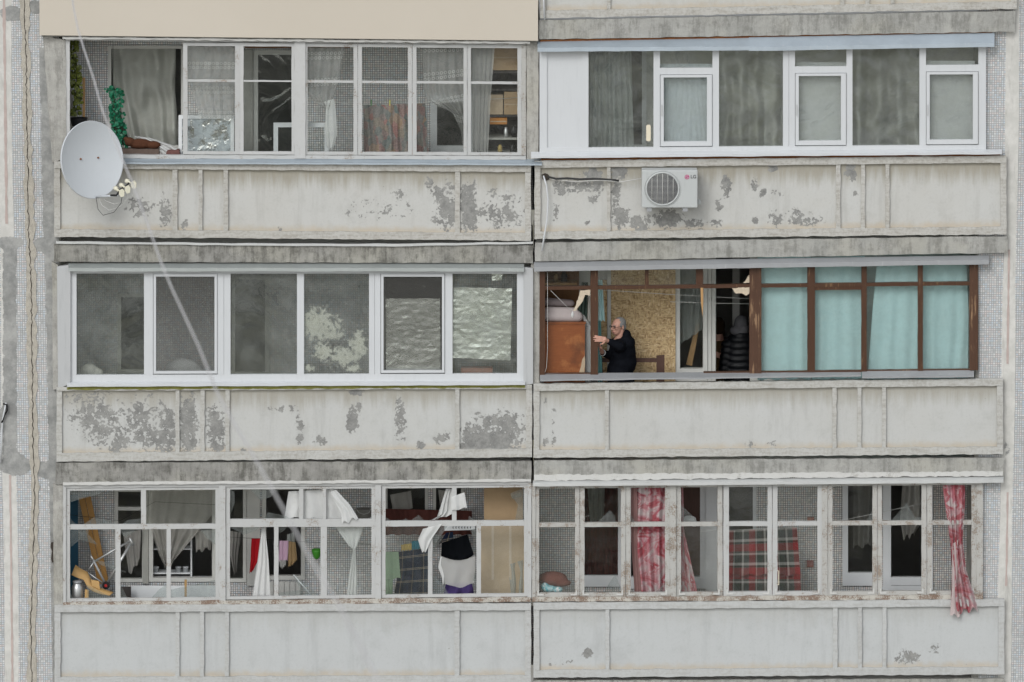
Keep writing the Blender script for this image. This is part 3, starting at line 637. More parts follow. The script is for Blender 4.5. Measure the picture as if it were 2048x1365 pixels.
flashing('long bluish metal flashing over the clean PVC glazing, right piece', (1498, 75, 1989, 66), (1498, 102.5, 1990, 94.5), .026, -.095, 'zinc_blue', 8)
flashing('white sill flashing above the air conditioner', (1062, 304, 2004, 299), (1058, 317, 2005, 309), .03, -.08, 'pvc', 4)
for pts, lab in (([(1066, 96), (1079, 96), (1079, 306), (1066, 308)], None),):
    pass

# ---- 3: white PVC with foil
o = L3 = thing('loggia_glazing', 'white PVC glazing with silver foil in its right panes', 'glazing', W(593, 770, .06), 'loggia glazings')
T = line(140, 543, 1047, 543.5); B = line(140, 765, 1047, 763); gt = off(T, 4.5); gb = line(140, 750.5, 1047, 747.5)
hrail(o, 141, 1047, T, gt, .031, .10, 'pvc', 'top_rail', 0); hrail(o, 141, 1047, gb, B, .031, .10, 'pvc', 'bottom_rail', 0)
for x0, x1 in ((141, 153), (288, 306), (435, 447.5), (448, 461), (594, 608), (738, 749), (749.5, 761), (890, 905), (1034, 1047)):
    vpost(o, x0, x1, gt, gb, .03, .10, 'pvc', 'frame_bar', 0)
for x0, x1 in ((153, 288), (461, 594), (608, 738), (905, 1034)):
    pane(o, [[(x0, gt(x0)), (x1, gt(x1)), (x1, gb(x1)), (x0, gb(x0))]], 'glass_green' , .06)
for x0, x1 in ((306, 435), (761, 890)):
    s = sash(o, x0 + 1, x1 - 1, off(gt, .5), off(gb, -2), (5, 5, 5.5, 5), 'pvc', (), 'glass_clear', .015, .08, j=0)
    n = MB(); n.prism([(x0 + 5.5, gt(x0) + 5), (x1 - 5.5, gt(x1) + 5), (x1 - 5.5, gb(x1) - 6), (x0 + 5.5, gb(x0) - 6)], .04, .0415)
    g = G('insect_net'); tr = g.n('ShaderNodeBsdfTransparent'); df = g.bsdf((.13, .128, .12), .9)
    g.done(g.mixs(.19, tr.outputs[0], df)); n.build('insect_net', MAT['insect_net'], s)
n = MB(); n.prism([(461.5, gt(461)), (593, gt(593)), (593, gb(593)), (461.5, gb(461))], .085, .0865); n.build('insect_net', 'insect_net', o)
flashing('greenish grey metal flashing over the foil covered glazing', (137, 527, 1048, 527), (137, 543.5, 1048, 543.5), .03, -.07, 'zinc_green', 7)
flashing('white plastic sill of the foil covered glazing', (134, 764, 1050, 762), (130, 774, 1052, 770.5), .03, -.06, 'pvc', 5)
bar(None, 'side_casing', [(114, 534), (141, 530), (141, 768), (116, 778)], -.01, .10, 'pvc_grey', 0, label='white casing board at the left end of foil glazing', cat='casing')
bar(None, 'side_casing', [(1047, 535), (1066, 537), (1066, 768), (1047, 770)], -.005, .10, 'pvc_grey', 0, label='white casing board at the right end of foil glazing', cat='casing')

# ---- 4: brown wood, partly open
o = L4 = thing('loggia_glazing', 'brown wooden glazing, left half open and glassless, aqua curtains right', 'glazing', W(1515, 750, .06), 'loggia glazings')
T = line(1080, 541, 1955, 527); B = line(1080, 751, 1955, 741); tr_ = line(1090, 577, 1940, 567.5)
BW = 'brown_frame'
vpost(o, 1079, 1090, T, off(B, 2), .03, .11, BW); vpost(o, 1181, 1196, T, off(B, 1), .025, .11, BW)
vpost(o, 1499, 1523, T, off(B, 4), .02, .12, 'burnt_post'); vpost(o, 1615, 1630, T, B, .03, .11, BW); vpost(o, 1723, 1733.5, T, B, .03, .11, BW); vpost(o, 1836, 1846, T, B, .03, .11, BW); vpost(o, 1939, 1956, T, B, .02, .11, 'burnt_post')
for x0, x1 in ((1090, 1181), (1196, 1499), (1523, 1615), (1630, 1723), (1733.5, 1836), (1846, 1939)):
    hrail(o, x0, x1, off(tr_, -3.6), off(tr_, 3.6), .035, .10, BW, 'transom')
for x0, x1 in ((1290, 1297.5), (1392, 1406)): vpost(o, x0, x1, T, off(tr_, -3.6), .04, .10, BW, 'upper_mullion')
hrail(o, 1630, 1723, off(tr_, 3.8), off(tr_, 10), .045, .09, BW, 'sash_rail')
hrail(o, 1090, 1181, off(B, -3), off(B, 1), .04, .11, BW, 'bottom_rail'); hrail(o, 1523, 1939, off(B, -3), off(B, 1), .04, .09, BW, 'bottom_rail'); hrail(o, 1407, 1499, off(B, -3), off(B, 1), .04, .10, BW, 'bottom_rail')
pane(o, [[(x0, T(x0)), (x1, T(x1)), (x1, tr_(x1) - 3), (x0, tr_(x0) - 3)] for x0, x1 in ((1196, 1290), (1297.5, 1392), (1523, 1615), (1630, 1723), (1733, 1836), (1846, 1939))], 'glass_old', .07)
pane(o, [[(x0, tr_(x0) + 3), (x1, tr_(x1) + 3), (x1, B(x1)), (x0, B(x0))] for x0, x1 in ((1523, 1615), (1630, 1723), (1733, 1836), (1846, 1939))], 'glass_old', .07)
pane(o, [[(1090, T(1090)), (1181, T(1181)), (1181, tr_(1181) - 3), (1090, tr_(1090) - 3)]], 'glass_clear', .07)
bar(o, 'splintered_strip', [(1401, 576), (1406.5, 576), (1406.5, 606), (1405, 634), (1402, 606)], .03, .06, 'pine')
flashing('grey metal flashing over the brown wooden glazing', (1068, 524, 1978, 511), (1068, 543.5, 1978, 529), .03, -.08, 'zinc_grey', 9)
flashing('grey metal sill sheet below the man, left run', (1080, 747, 1722, 743), (1080, 763, 1726, 753.5), .06, -.06, 'zinc_grey', 3)
flashing('grey metal sill sheet below the aqua curtains, right run', (1724, 741, 1948, 739), (1724, 757, 1950, 755), .055, -.062, 'zinc_grey', 3)

# ---- 5: three wide old frames
o = L5 = thing('loggia_glazing', 'three wide white wooden frames with many broken panes, bottom left', 'glazing', W(593, 1205, .06), 'loggia glazings')
T = line(126, 972, 1062, 965); B = line(126, 1205, 1062, 1195)
hrail(o, 126, 1062, off(T, -3), off(T, 4.5), .03, .11, 'wood_white', 'top_rail')
hrail(o, 126, 1062, B, off(B, 9), .01, .12, 'sill_worn', 'bottom_rail', .8)
for x0, x1 in ((126, 132), (438, 451), (751, 762), (1055, 1063)): vpost(o, x0, x1, off(T, 2), off(B, 3), .02, .11, 'wood_white_b')
W5 = 'wood_white_b'
m1, m2, m3 = line(132, 1054.5, 438, 1053), line(452, 1046.5, 751, 1046), line(763, 1048, 1055, 1046.5)
sash(o, 132, 438, off(T, 5), B, (8, 7, 5, 7), W5, [(m1, 5)], vb={0: [(282, 292)], 1: [(231, 241), (333, 341.5)]}, broken={
    (0, 0): [[(139, 981), (214, 980), (188, 992), (163, 998), (140, 1005)], [(139, 1036), (152, 1049), (139, 1050)], [(166, 1050), (188, 1035), (216, 1040), (240, 1050)], [(255, 1041), (283, 1037), (283, 1050), (243, 1050)]],
    (1, 0): [[(139, 1059), (178, 1059), (176, 1069), (196, 1090), (160, 1080), (140, 1096)], [(139, 1184), (148, 1199), (139, 1199)], [(174, 1170), (231, 1199), (174, 1199)], [(186, 1118), (215, 1126), (252, 1145), (231, 1140), (200, 1130)]],
    (1, 1): [[(241, 1059), (275, 1059), (252, 1075), (241, 1066)], [(241, 1170), (256, 1199), (241, 1199)], [(318, 1180), (333, 1168), (333, 1199), (300, 1199)]],
    (1, 2): [[(341, 1180), (378, 1172), (431, 1160), (431, 1199), (341, 1199)], [(400, 1059), (431, 1059), (431, 1090), (412, 1075)]]})
sash(o, 452, 751, off(T, 5), off(B, -2), (8, 8, 5, 6), W5, [(m2, 8)], vb={0: [(598, 606.5), (645, 652)], 1: [(548, 557), (641, 654)]}, broken={
    (0, 0): [[(460, 978), (469, 985), (469, 1008), (461, 1030), (459, 1035)], [(528, 1040), (536, 1025), (570, 1032), (585, 1039), (560, 1040)], [(500, 979), (560, 979), (540, 995), (520, 1000)]],
    (0, 2): [], (0, 1): [],
    (1, 0): [[(459, 1055), (520, 1055), (512, 1062), (488, 1070), (470, 1060)]], (1, 1): [[(557, 1055), (575, 1055), (565, 1064), (557, 1066)], [(586, 1148), (640, 1193), (557, 1193), (557, 1186), (600, 1180)]]})
sash(o, 763, 1055, off(T, 5), off(B, -2), (8, 7, 5, 6), W5, [(m3, 5.5)], vb={0: [(904, 913)], 1: [(856, 865), (953, 962)]}, broken={
    (0, 0): [[(771, 1043), (771, 1035), (785, 1043)], [(800, 1043), (812, 1037), (818, 1043)], [(820, 1043), (837, 1030), (850, 1043)]],
    (0, 1): [[(936, 1043), (938, 1032), (950, 1040), (952, 1043)], [(1020, 988), (1048, 976), (1048, 1043), (1030, 1043), (1036, 1010)], [(1022, 992), (1042, 984), (1043, 993), (1024, 999)]],
    (1, 1): [[(865, 1053), (895, 1053), (880, 1075), (870, 1095), (866, 1120)], [(866, 1148), (890, 1176), (896, 1187), (865, 1187)], [(940, 1060), (953, 1056), (953, 1110), (944, 1100), (948, 1080)], [(950, 1140), (953, 1160), (953, 1180), (946, 1160)]]})
window_board('inner window board among the debris of the wide frames', 140, 1206, 1050, 1199)

# ---- 6: nine narrow worn sashes
o = L6 = thing('loggia_glazing', 'nine narrow worn white sashes with flaking paint, bottom right', 'glazing', W(1515, 1198, .06), 'loggia glazings')
T = line(1064, 973, 1965, 965); B = line(1064, 1195, 1965, 1190); mid = line(1078, 1050.5, 1943, 1045.5)
WW = 'wood_worn'
hrail(o, 1064, 1966, off(T, -4), off(T, 2), .035, .11, WW, 'top_rail'); hrail(o, 1064, 1966, B, off(B, 9), .0, .12, 'sill_worn', 'bottom_rail', .9)
for x0, x1 in ((1064, 1071), (1340, 1352), (1644, 1655), (1953, 1966)): vpost(o, x0, x1, T, off(B, 2), .02, .11, WW)
S6 = [(1071, 1159, 7, 9), (1160, 1251, 9, 9), (1252, 1340, 9, 10), (1352, 1445, 10, 10), (1447, 1544, 11, 9), (1545, 1644, 10, 9), (1655, 1754, 10, 9), (1755, 1853, 9, 10), (1854, 1953, 10, 10)]
BR6 = {1: {(0, 0): [[(1194, 1045), (1220, 1021), (1230, 1033), (1231, 1045)]], (1, 0): [[(1207, 1187), (1230, 1148), (1240, 1172), (1241, 1187)], [(1169, 1172), (1180, 1187), (1169, 1187)]]},
       2: {(0, 0): [[(1261, 1028), (1270, 1045), (1261, 1045)]], (1, 0): [[(1310, 1186), (1330, 1166), (1330, 1186)]]},
       7: {(0, 0): [[(1783, 1042), (1813, 1005), (1830, 1036), (1843, 1034), (1843, 1042)]], (1, 0): []}, 6: {(0, 0): [[(1738, 1030), (1745, 1020), (1745, 1042), (1736, 1042)]], (1, 0): []}, 8: {(0, 0): [], (1, 0): []},
       3: {(0, 0): [[(1362, 1010), (1385, 1032), (1395, 1045), (1362, 1047)]]}}
for i, (x0, x1, wl, wr) in enumerate(S6):
    s = sash(o, x0, x1, off(T, 2), off(B, -.5), (wl, wr, 3, 8), WW if i not in (4, 5) else 'wood_white_b', [(mid, 4.4)], broken=BR6.get(i, {}), d0=.035 + (.012 if i == 3 else 0), d1=.09)
    for xx, dd in ((x0 + wl * .55, 1), (x1 - wr * .55, -1)):
        k = MB(); k.prism([(xx, B(xx) - 13), (xx + 3 * dd, B(xx) - 13), (xx + 3 * dd, B(xx) - 6), (xx + 13 * dd, B(xx) - 6), (xx + 13 * dd, B(xx) - 3), (xx, B(xx) - 3)], .024, .036); k.build('corner_plate', 'strip_white', s)
    if i == 5:
        k = MB(); k.tube([W(1555, 1142, .04), W(1557.5, 1142, .005), W(1557.5, 1170, .005), W(1555, 1170, .04)], .006); k.build('handle', 'cream_plastic', s)
flashing('riveted pale metal flashing over the nine narrow sashes', (1066, 961, 2007, 953), (1064, 973.5, 2008, 966), .02, -.06, 'zinc_pale', 6)
window_board('inner window board behind the nine narrow sashes', 1075, 1196, 1950, 1192)
# ================================================================== windows and doors in the back walls
def inner_window(name, label, cat, x0, y0, x1, y1, fw=8, mat='pvc_inner', ups=(), trs=(), glass='glass_inner', y=YB, bottom=None):
    o = thing(name, label, cat, W((x0 + x1) / 2, y1, y))
    b = fw if bottom is None else bottom
    mb = MB(); d0, d1 = y - .03, y + .05
    mb.rect(x0 - fw, y0 - fw, x0, y1 + b, d0, d1); mb.rect(x1, y0 - fw, x1 + fw, y1 + b, d0, d1)
    mb.rect(x0, y0 - fw, x1, y0, d0 + .001, d1); mb.rect(x0, y1, x1, y1 + b, d0 + .001, d1)
    for u in ups: mb.rect(u - fw * .6, y0, u + fw * .6, y1, d0 + .004, d1)
    for t in trs: mb.rect(x0, t - fw * .5, x1, t + fw * .5, d0 + .006, d1)
    mb.build('frame', mat, o)
    if glass: pane(o, [[(x0 - 1, y0 - 1), (x1 + 1, y0 - 1), (x1 + 1, y1 + 1), (x0 - 1, y1 + 1)]], glass, y + .015)
    return o
iw = inner_window
iw('apartment_window', 'large back window with pale drapes behind the ivy garland', 'window', 222, 98, 362, 292, 6, 'inner_paint', glass='glass_clear')
iw('balcony_door', 'grey framed balcony door with dark lower panel, top left loggia', 'door', 516, 110, 588, 328, 9, 'inner_paint', glass='glass_inner')
mb = MB(); mb.rect(486, 100, 506, 330, YB - .05, YB); mb.build('door_panel', 'inner_grey', None, 'pale grey board panel left of the balcony door', 'panel')
iw('apartment_window', 'white PVC back window right of the patterned hanging cloth', 'window', 874, 205, 934, 292, 13, 'pvc_inner')
iw('apartment_window', 'pale back window behind the leftmost clear PVC pane', 'window', 1194, 92, 1284, 290, 9, 'pvc_inner')
iw('balcony_door', 'back door behind the middle clear PVC pane', 'door', 1452, 108, 1528, 300, 9, 'pvc_inner')
iw('apartment_window', 'pale back window behind the right clear PVC pane', 'window', 1722, 92, 1796, 288, 9, 'pvc_inner')
iw('apartment_window', 'greenish back window at left of the foil covered loggia', 'window', 242, 595, 296, 740, 7, 'inner_grey')
iw('balcony_door', 'narrow back door behind the netted middle pane', 'door', 470, 560, 530, 745, 9, 'inner_grey')
iw('apartment_window', 'back window behind the two silver foil sheets', 'window', 770, 545, 900, 742, 9, 'inner_grey')
iw('apartment_window', 'white framed back window between chipboard and dark doorway', 'window', 1360, 530, 1406, 738, 9, 'inner_paint', glass='glass_clear')
o = thing('door_frame', 'pale grooved door frame left of the dark doorway', 'door frame', W(1420, 760, YB))
for k in range(3): bar(o, 'frame_board', [(1408 + k * 8, 505), (1415 + k * 8, 505), (1415 + k * 8, 785), (1408 + k * 8, 785)], YB - .07 + .012 * (k % 2), YB, 'inner_paint')
bar(o, 'door_leaf_edge', [(1465, 505), (1479, 505), (1479, 790), (1465, 790)], YB + 1.1, YB + 1.16, 'inner_paint')
iw('apartment_window', 'narrow back window with upper vent behind the bicycle frame', 'window', 236, 984, 284, 1158, 7, 'inner_paint', (), (1018,), 'glass_clear')
iw('apartment_window', 'wide dark back window with shelf of flower pots', 'window', 306, 984, 424, 1156, 8, 'inner_paint', (), (), None)
mb = MB(); mb.rect(285, 970, 297, 1168, YB - .04, YB); mb.build('wall_post', 'inner_grey', None, 'pale upright board between the two back windows, bottom left', 'board')
iw('apartment_window', 'dark back window behind the grey hanging garment', 'window', 455, 978, 486, 1158, 7, 'inner_paint', glass='glass_inner')
mb = MB(); mb.rect(494, 960, 520, 1172, YB - .045, YB); mb.build('wall_post', 'inner_paint', None, 'pale grooved board behind the red cloth', 'board')
iw('balcony_door', 'white balcony door behind the pink and brown laundry', 'door', 532, 980, 602, 1152, 8, 'inner_paint', glass=None)
o = thing('door_apron', 'white planked lower door panel below the pink laundry', 'panel', W(575, 1200, YB))
for k in range(6): bar(o, 'plank', [(536 + k * 11, 1164), (546 + k * 11, 1164), (546 + k * 11, 1215), (536 + k * 11, 1215)], YB - .05, YB - .02, 'inner_paint')
iw('apartment_window', 'back window with maroon curtain behind the torn white cloth', 'window', 775, 976, 850, 1060, 6, 'inner_paint', glass='glass_inner')
iw('apartment_window', 'narrow back window right of the maroon one, bottom left loggia', 'window', 872, 976, 922, 1060, 6, 'inner_paint', glass='glass_inner')
iw('apartment_window', 'white back window with dark maroon curtain, bottom right loggia', 'window', 1168, 950, 1236, 1152, 8, 'pvc_inner', glass='glass_inner', bottom=22)
iw('balcony_door', 'white balcony door frame behind the first rose curtain', 'door', 1262, 950, 1410, 1154, 8, 'pvc_inner', (1405,), glass=None, bottom=24)
mb = MB(); mb.rect(1412, 945, 1434, 1190, YB - .06, YB - .031); mb.build('door_jamb', 'pvc_inner', None, 'wide white door jamb right of the brown door', 'door frame')
iw('apartment_window', 'back window above the red plaid blanket', 'window', 1458, 950, 1506, 1098, 7, 'pvc_inner', glass='glass_inner')
iw('apartment_window', 'dark white framed window left of the open balcony door', 'window', 1696, 960, 1752, 1146, 11, 'pvc_inner', glass='glass_clear', bottom=26)
iw('balcony_door', 'open dark balcony door with a white mid rail', 'door', 1782, 960, 1850, 1172, 16, 'pvc_inner', (), (1163,), None)
bd = MB(); bd.rect(1345, 950, 1408, 1150, YB - .012, YB + .03); bd.build('brown_door', 'brown_dark', None, 'brown wooden door leaf right of the first rose curtain', 'door')

# ================================================================== cloth
def samp(pl, t):
    L = [0]
    for p, q in zip(pl, pl[1:]): L.append(L[-1] + math.hypot(q[0] - p[0], q[1] - p[1]))
    s = t * L[-1]
    for i in range(len(pl) - 1):
        if s <= L[i + 1] or i == len(pl) - 2:
            k = (s - L[i]) / max(1e-6, L[i + 1] - L[i]); return lerp(pl[i][0], pl[i + 1][0], k), lerp(pl[i][1], pl[i + 1][1], k)
def cloth(name, label, cat, L, Rr, y, mat, amp=.02, nf=4, nu=44, nv=30, uvs=(1, 1), ph=0.0, hem=1.2, wild=0.0, y2=None, group=None, parent=None, sag=0.0):
    mb = MB(); mb.smooth = True; mb.uv = []
    ww = abs(Rr[0][0] - L[0][0]) * PXM; hh = abs(L[-1][1] - L[0][1]) * PXM
    ww = max(ww, abs(Rr[-1][0] - L[-1][0]) * PXM)
    for j in range(nv + 1):
        t = j / nv; a = samp(L, t); b = samp(Rr, t)
        for i in range(nu + 1):
            u = i / nu; px, py = lerp(a[0], b[0], u), lerp(a[1], b[1], u)
            py += sag * math.sin(math.pi * u) * (1 if sag else 0)
            if j == nv: py += hem * math.sin(u * nf * 6.28 + ph * 2) + rnd(hem * .3)
            n = mnoise.noise(Vector((u * nf * .6 + ph, t * 1.6, ph * 3.1)))
            yy = lerp(y, y2 if y2 is not None else y, t) + amp * (.55 + .45 * t) * math.sin(6.283 * nf * (u + .06 * n) + ph + 1.1 * n) + wild * mnoise.noise(Vector((px * .03, py * .03, ph)))
            mb.v.append(W(px, py, yy)); mb.uv.append((u * ww * uvs[0], (1 - t) * hh * uvs[1]))
    mb.f = [(j * (nu + 1) + i, (j + 1) * (nu + 1) + i, (j + 1) * (nu + 1) + i + 1, j * (nu + 1) + i + 1) for j in range(nv) for i in range(nu)]
    return mb.build(name, mat, parent, None if parent else label, None if parent else cat, group)
m_fabric('lace', (.66, .66, .64), .06, 9, .9, .4, .40, True); m_fabric('sheer', (.70, .70, .68), .05, 9, .9, .4, .58); m_fabric('sheer_thin', (.62, .64, .64), .05, 9, .9, .4, .34)
m_fabric('white_cloth', (.70, .71, .70), .06, 10, .9, .3); m_fabric('grey_cloth', (.34, .33, .31), .15, 10); m_fabric('beige_drape', (.72, .71, .66), .1, 3, .9, .3)
m_fabric('aqua', (.52, .74, .75), .06, 3, .85, .30); m_fabric('aqua_dark', (.16, .36, .36), .1, 5); m_fabric('maroon', (.085, .030, .024), .25, 5); m_fabric('maroon_red', (.22, .05, .04), .25, 5)  # two maroon cloths, the second redder
m_fabric('red', (.45, .012, .02), .15, 8); m_fabric('pink', (.62, .42, .55), .08, 8); m_fabric('tan', (.36, .25, .13), .12, 8); m_fabric('mint', (.38, .52, .36), .06, 8); m_fabric('yellow', (.50, .38, .14), .1, 8)
m_fabric('teal', (.02, .18, .24), .1, 8); m_fabric('black', (.006, .007, .009), .3, 8, spec=.05); m_fabric('purple', (.10, .07, .22), .2, 8); m_fabric('greygreen', (.06, .09, .075), .3, 9)
m_fabric('blue_plaid', (0, 0, 0), trans=.1, colf=tartan([(.1, .2, (.008, .013, .035)), (.38, .05, (.30, .24, .16)), (.5, .3, (.01, .025, .05))], [(.05, .05, (.36, .30, .22)), (.15, .05, (.36, .30, .22)), (.3, .4, (.006, .01, .03))], (.01, .02, .04)))
m_fabric('red_plaid', (0, 0, 0), trans=.12, colf=tartan([(0, .28, (.27, .016, .022)), (.31, .03, (.45, .43, .4)), (.36, .22, (.03, .045, .04)), (.60, .05, (.01, .01, .01)), (.68, .08, (.50, .48, .45)), (.80, .16, (.06, .07, .065))], [(0, .30, (.30, .014, .022)), (.32, .06, (.01, .01, .01)), (.40, .11, (.50, .48, .46)), (.54, .26, (.025, .035, .032)), (.84, .08, (.46, .44, .42))], (.09, .085, .08)))
def rosef(g):
    P = g.scale(g.uv(), 1, 1, 1); n = g.noise(3.0, 3, .55, P, 1.3); n2 = g.noise(6, 4, .65, P, 2.2)
    c = g.ramp(n, (.30, (.17, .145, .14)), (.37, (.50, .45, .44)), (.44, (.48, .26, .28)), (.52, (.36, .07, .085)), (.58, (.47, .20, .235)), (.65, (.56, .50, .49)))
    return g.mix(g.math('MULTIPLY', g.step(n2, .52, .62), .75), c, (.56, .49, .48))
m_fabric('rose', (0, 0, 0), trans=.25, colf=rosef)
def patchf(g):
    P = g.uv(); v = g.voro(16, g.scale(P, 1, .7, 1), 'Color'); r_, g_, b_ = g.sep(v)
    return g.mix(.35, g.ramp(r_, (.0, (.10, .17, .17)), (.3, (.26, .23, .22)), (.5, (.36, .13, .12)), (.7, (.17, .22, .22)), (.85, (.44, .26, .14)), (1, (.30, .28, .27))), g.ramp(g.noise(40, 4, .7, P), (.3, (.05, .07, .07)), (.7, (.5, .44, .4))))
m_fabric('patchwork', (0, 0, 0), trans=.1, colf=patchf)
def vert(x, ys): return [(x, y) for y in ys]
# top left loggia
cloth('drape', 'pale draped curtain in the large window behind the ivy garland', 'curtain', [(224, 90), (226, 180), (262, 292)], [(352, 90), (350, 180), (360, 294)], YB + .12, 'beige_drape', .05, 4, wild=.12, ph=.4)
cloth('lace_curtain', 'lace curtain with rows of rings behind the first narrow sash', 'curtain', [(374, 84), (376, 160), (400, 236)], [(474, 86), (470, 170), (466, 238)], .20, 'lace', .02, 4, ph=.2)
cloth('lace_curtain', 'gathered lace curtain knotted above the empty white frame', 'curtain', [(612, 90), (614, 190), (646, 216)], [(690, 90), (676, 170), (658, 220)], .20, 'lace', .025, 4, ph=1.2)
cloth('curtain_tail', 'knotted white tail of the gathered lace curtain', 'curtain', [(648, 204), (652, 212), (650, 255), (655, 298)], [(668, 198), (672, 224), (674, 270), (666, 300)], .19, 'white_cloth', .010, 2, ph=2, hem=4)
cloth('patterned_cloth', 'dark patterned cloth hanging on a line in the top left loggia', 'cloth', [(727, 210), (728, 312)], [(851, 207), (858, 314)], .34, 'patchwork', .035, 7, nu=80, ph=.5, hem=2)
cloth('lace_curtain', 'floral lace curtain swept aside, right of the patterned cloth', 'curtain', [(846, 88), (846, 175), (853, 203), (880, 214), (905, 226), (922, 262), (926, 300)], [(934, 88), (934, 120), (934, 150), (934, 180), (934, 210), (934, 250), (933, 300)], .22, 'lace', .03, 5, ph=.9)
cloth('lace_curtain', 'bunched floral lace curtain beside the cardboard boxes', 'curtain', [(942, 90), (944, 200), (945, 300)], [(990, 90), (981, 200), (976, 308)], .2, 'sheer', .014, 4, ph=2.1)
# top right loggia: blinds and sheers
for i, (x0, x1, y0, y1, lab) in enumerate(((1318, 1427, 128, 300, 'pale blind in the leftmost PVC sash'), (1588, 1692, 125, 298, 'smooth grey blind in the middle PVC sash'), (1850, 1950, 122, 296, 'smooth grey blind in the rightmost PVC sash'))):
    cloth('window_blind', lab, 'blind', [(x0, y0), (x0, y1)], [(x1, y0), (x1, y1)], .16, m_fabric('blind_%s' % 'abc'[i], (.62, .68, .72) if i == 0 else (.64, .66, .66), .03, 2, .7, .3), .006 if i == 0 else .001, 12 if i == 0 else 2, hem=.2)
cloth('sheer_curtain', 'grey sheer curtain behind the leftmost clear PVC pane', 'curtain', [(1172, 85), (1172, 310)], [(1262, 85), (1268, 310)], .32, m_fabric('sheer_grey', (.56, .60, .58), .1, 4, .9, .4, .6), .05, 9, ph=.3, wild=.08)
cloth('sheer_curtain', 'yellowish film curtain behind the middle clear PVC pane', 'curtain', [(1434, 85), (1434, 310)], [(1562, 85), (1562, 310)], .36, m_fabric('sheer_yellow', (.66, .67, .61), .2, 2, .35, .4, .6), .08, 4, ph=1.3, wild=.22)
cloth('sheer_curtain', 'brownish film curtain behind the right clear PVC pane', 'curtain', [(1703, 80), (1703, 310)], [(1838, 80), (1838, 310)], .36, m_fabric('sheer_brown', (.60, .61, .57), .2, 2, .35, .4, .6), .09, 3.5, ph=2.3, wild=.22)
for x, lab in ((1480, 'sheer'),): pass
# mid left: foil
g = G('foil'); g.done(g.bsdf(g.mix(g.noise(5), (.70, .71, .67), (.82, .83, .79)), .27, .85))
def foil(name, label, tl, tr, br, bl, y, nu, nv, amp, seed):
    """creased metallised film: flat facets, horizontal ripples, folds pulled from the taped corners"""
    mb = MB(); rs = random.Random(seed)
    for j in range(nv + 1):
        for i in range(nu + 1):
            u, t = i / nu, j / nv; px = lerp(lerp(tl[0], tr[0], u), lerp(bl[0], br[0], u), t); py = lerp(lerp(tl[1], tr[1], u), lerp(bl[1], br[1], u), t)
            edge = 0 < i < nu and 0 < j < nv
            d = .55 * (1 - 2 * abs(mnoise.noise(Vector((px * .018, py * .10, seed))))) + .5 * (1 - 2 * abs(mnoise.noise(Vector(((px + py) * .03, (px - py) * .012, seed + 4))))) + rs.uniform(-.35, .35)
            d += 1.6 * mnoise.noise(Vector((px * .014, py * .014, seed + 9)))
            mb.v.append(W(px + (rs.uniform(-1, 1) if edge else 0), py + (rs.uniform(-1, 1) if edge else rs.uniform(-.8, .8)), y + amp * d))
    for j in range(nv):
        for i in range(nu):
            k = j * (nu + 1) + i; q = (k, k + nu + 1, k + nu + 2, k + 1)
            mb.f += [(q[0], q[1], q[2]), (q[0], q[2], q[3])] if rs.random() < .5 else [(q[0], q[1], q[3]), (q[1], q[2], q[3])]
    return mb.build(name, 'foil', None, label, 'foil')
foil('foil_sheet', 'dull silver foil sheet with creased lower edge inside the netted sash', (771, 598), (880, 597), (881, 741), (772, 742), .115, 16, 26, .0032, 3)
foil('foil_sheet', 'bright crinkled silver foil sheet in the rightmost pane', (907, 575), (1024, 577), (1021, 721), (905, 716), .105, 16, 24, .0042, 8)
foil('foil_scrap', 'small foil scrap at the top of the rightmost pane', (983, 546), (1005, 546), (1004, 561), (984, 562), .1, 6, 5, .004, 5)
# torn paper stuck behind the fourth pane
g = G('torn_paper'); k = g.noise(20, 8, .78); x, y, z = g.sep(g.uv())
ms = g.step(g.math('ADD', k, g.math('MULTIPLY', g.attr('keep'), .26)), .645, .665)
trn = g.n('ShaderNodeBsdfTransparent'); g.done(g.mixs(ms, trn.outputs[0], g.bsdf(g.mix(g.noise(20), (.46, .44, .37), (.62, .62, .58)), .9)))
def keep_sheet(name, label, x0, y0, x1, y1, blobs, y):
    mb = MB(); nx, ny = 30, 40; kv = []; mb.uv = []
    for j in range(ny + 1):
        for i in range(nx + 1):
            px, py = lerp(x0, x1, i / nx), lerp(y0, y1, j / ny); mb.v.append(W(px, py, y + .004 * mnoise.noise(Vector((px * .05, py * .05, 0))))); mb.uv.append((i / nx, j / ny))
            kv.append(max([0] + [blob(px, py, *b) for b in blobs]))
    mb.f = [(j * (nx + 1) + i, (j + 1) * (nx + 1) + i, (j + 1) * (nx + 1) + i + 1, j * (nx + 1) + i + 1) for j in range(ny) for i in range(nx)]
    mb.attrs = {'keep': kv}; return mb.build(name, 'torn_paper', None, label, 'paper')
keep_sheet('torn_paper', 'torn white paper remnants stuck inside the fourth white pane', 609, 600, 737, 748, [(635, 650, 34, 36, 1), (660, 670, 30, 12, 1), (645, 705, 18, 20, 1), (690, 715, 34, 20, 1), (715, 692, 18, 30, 1), (620, 735, 10, 10, .9), (676, 645, 10, 16, .8), (705, 738, 16, 8, .9)], .082)
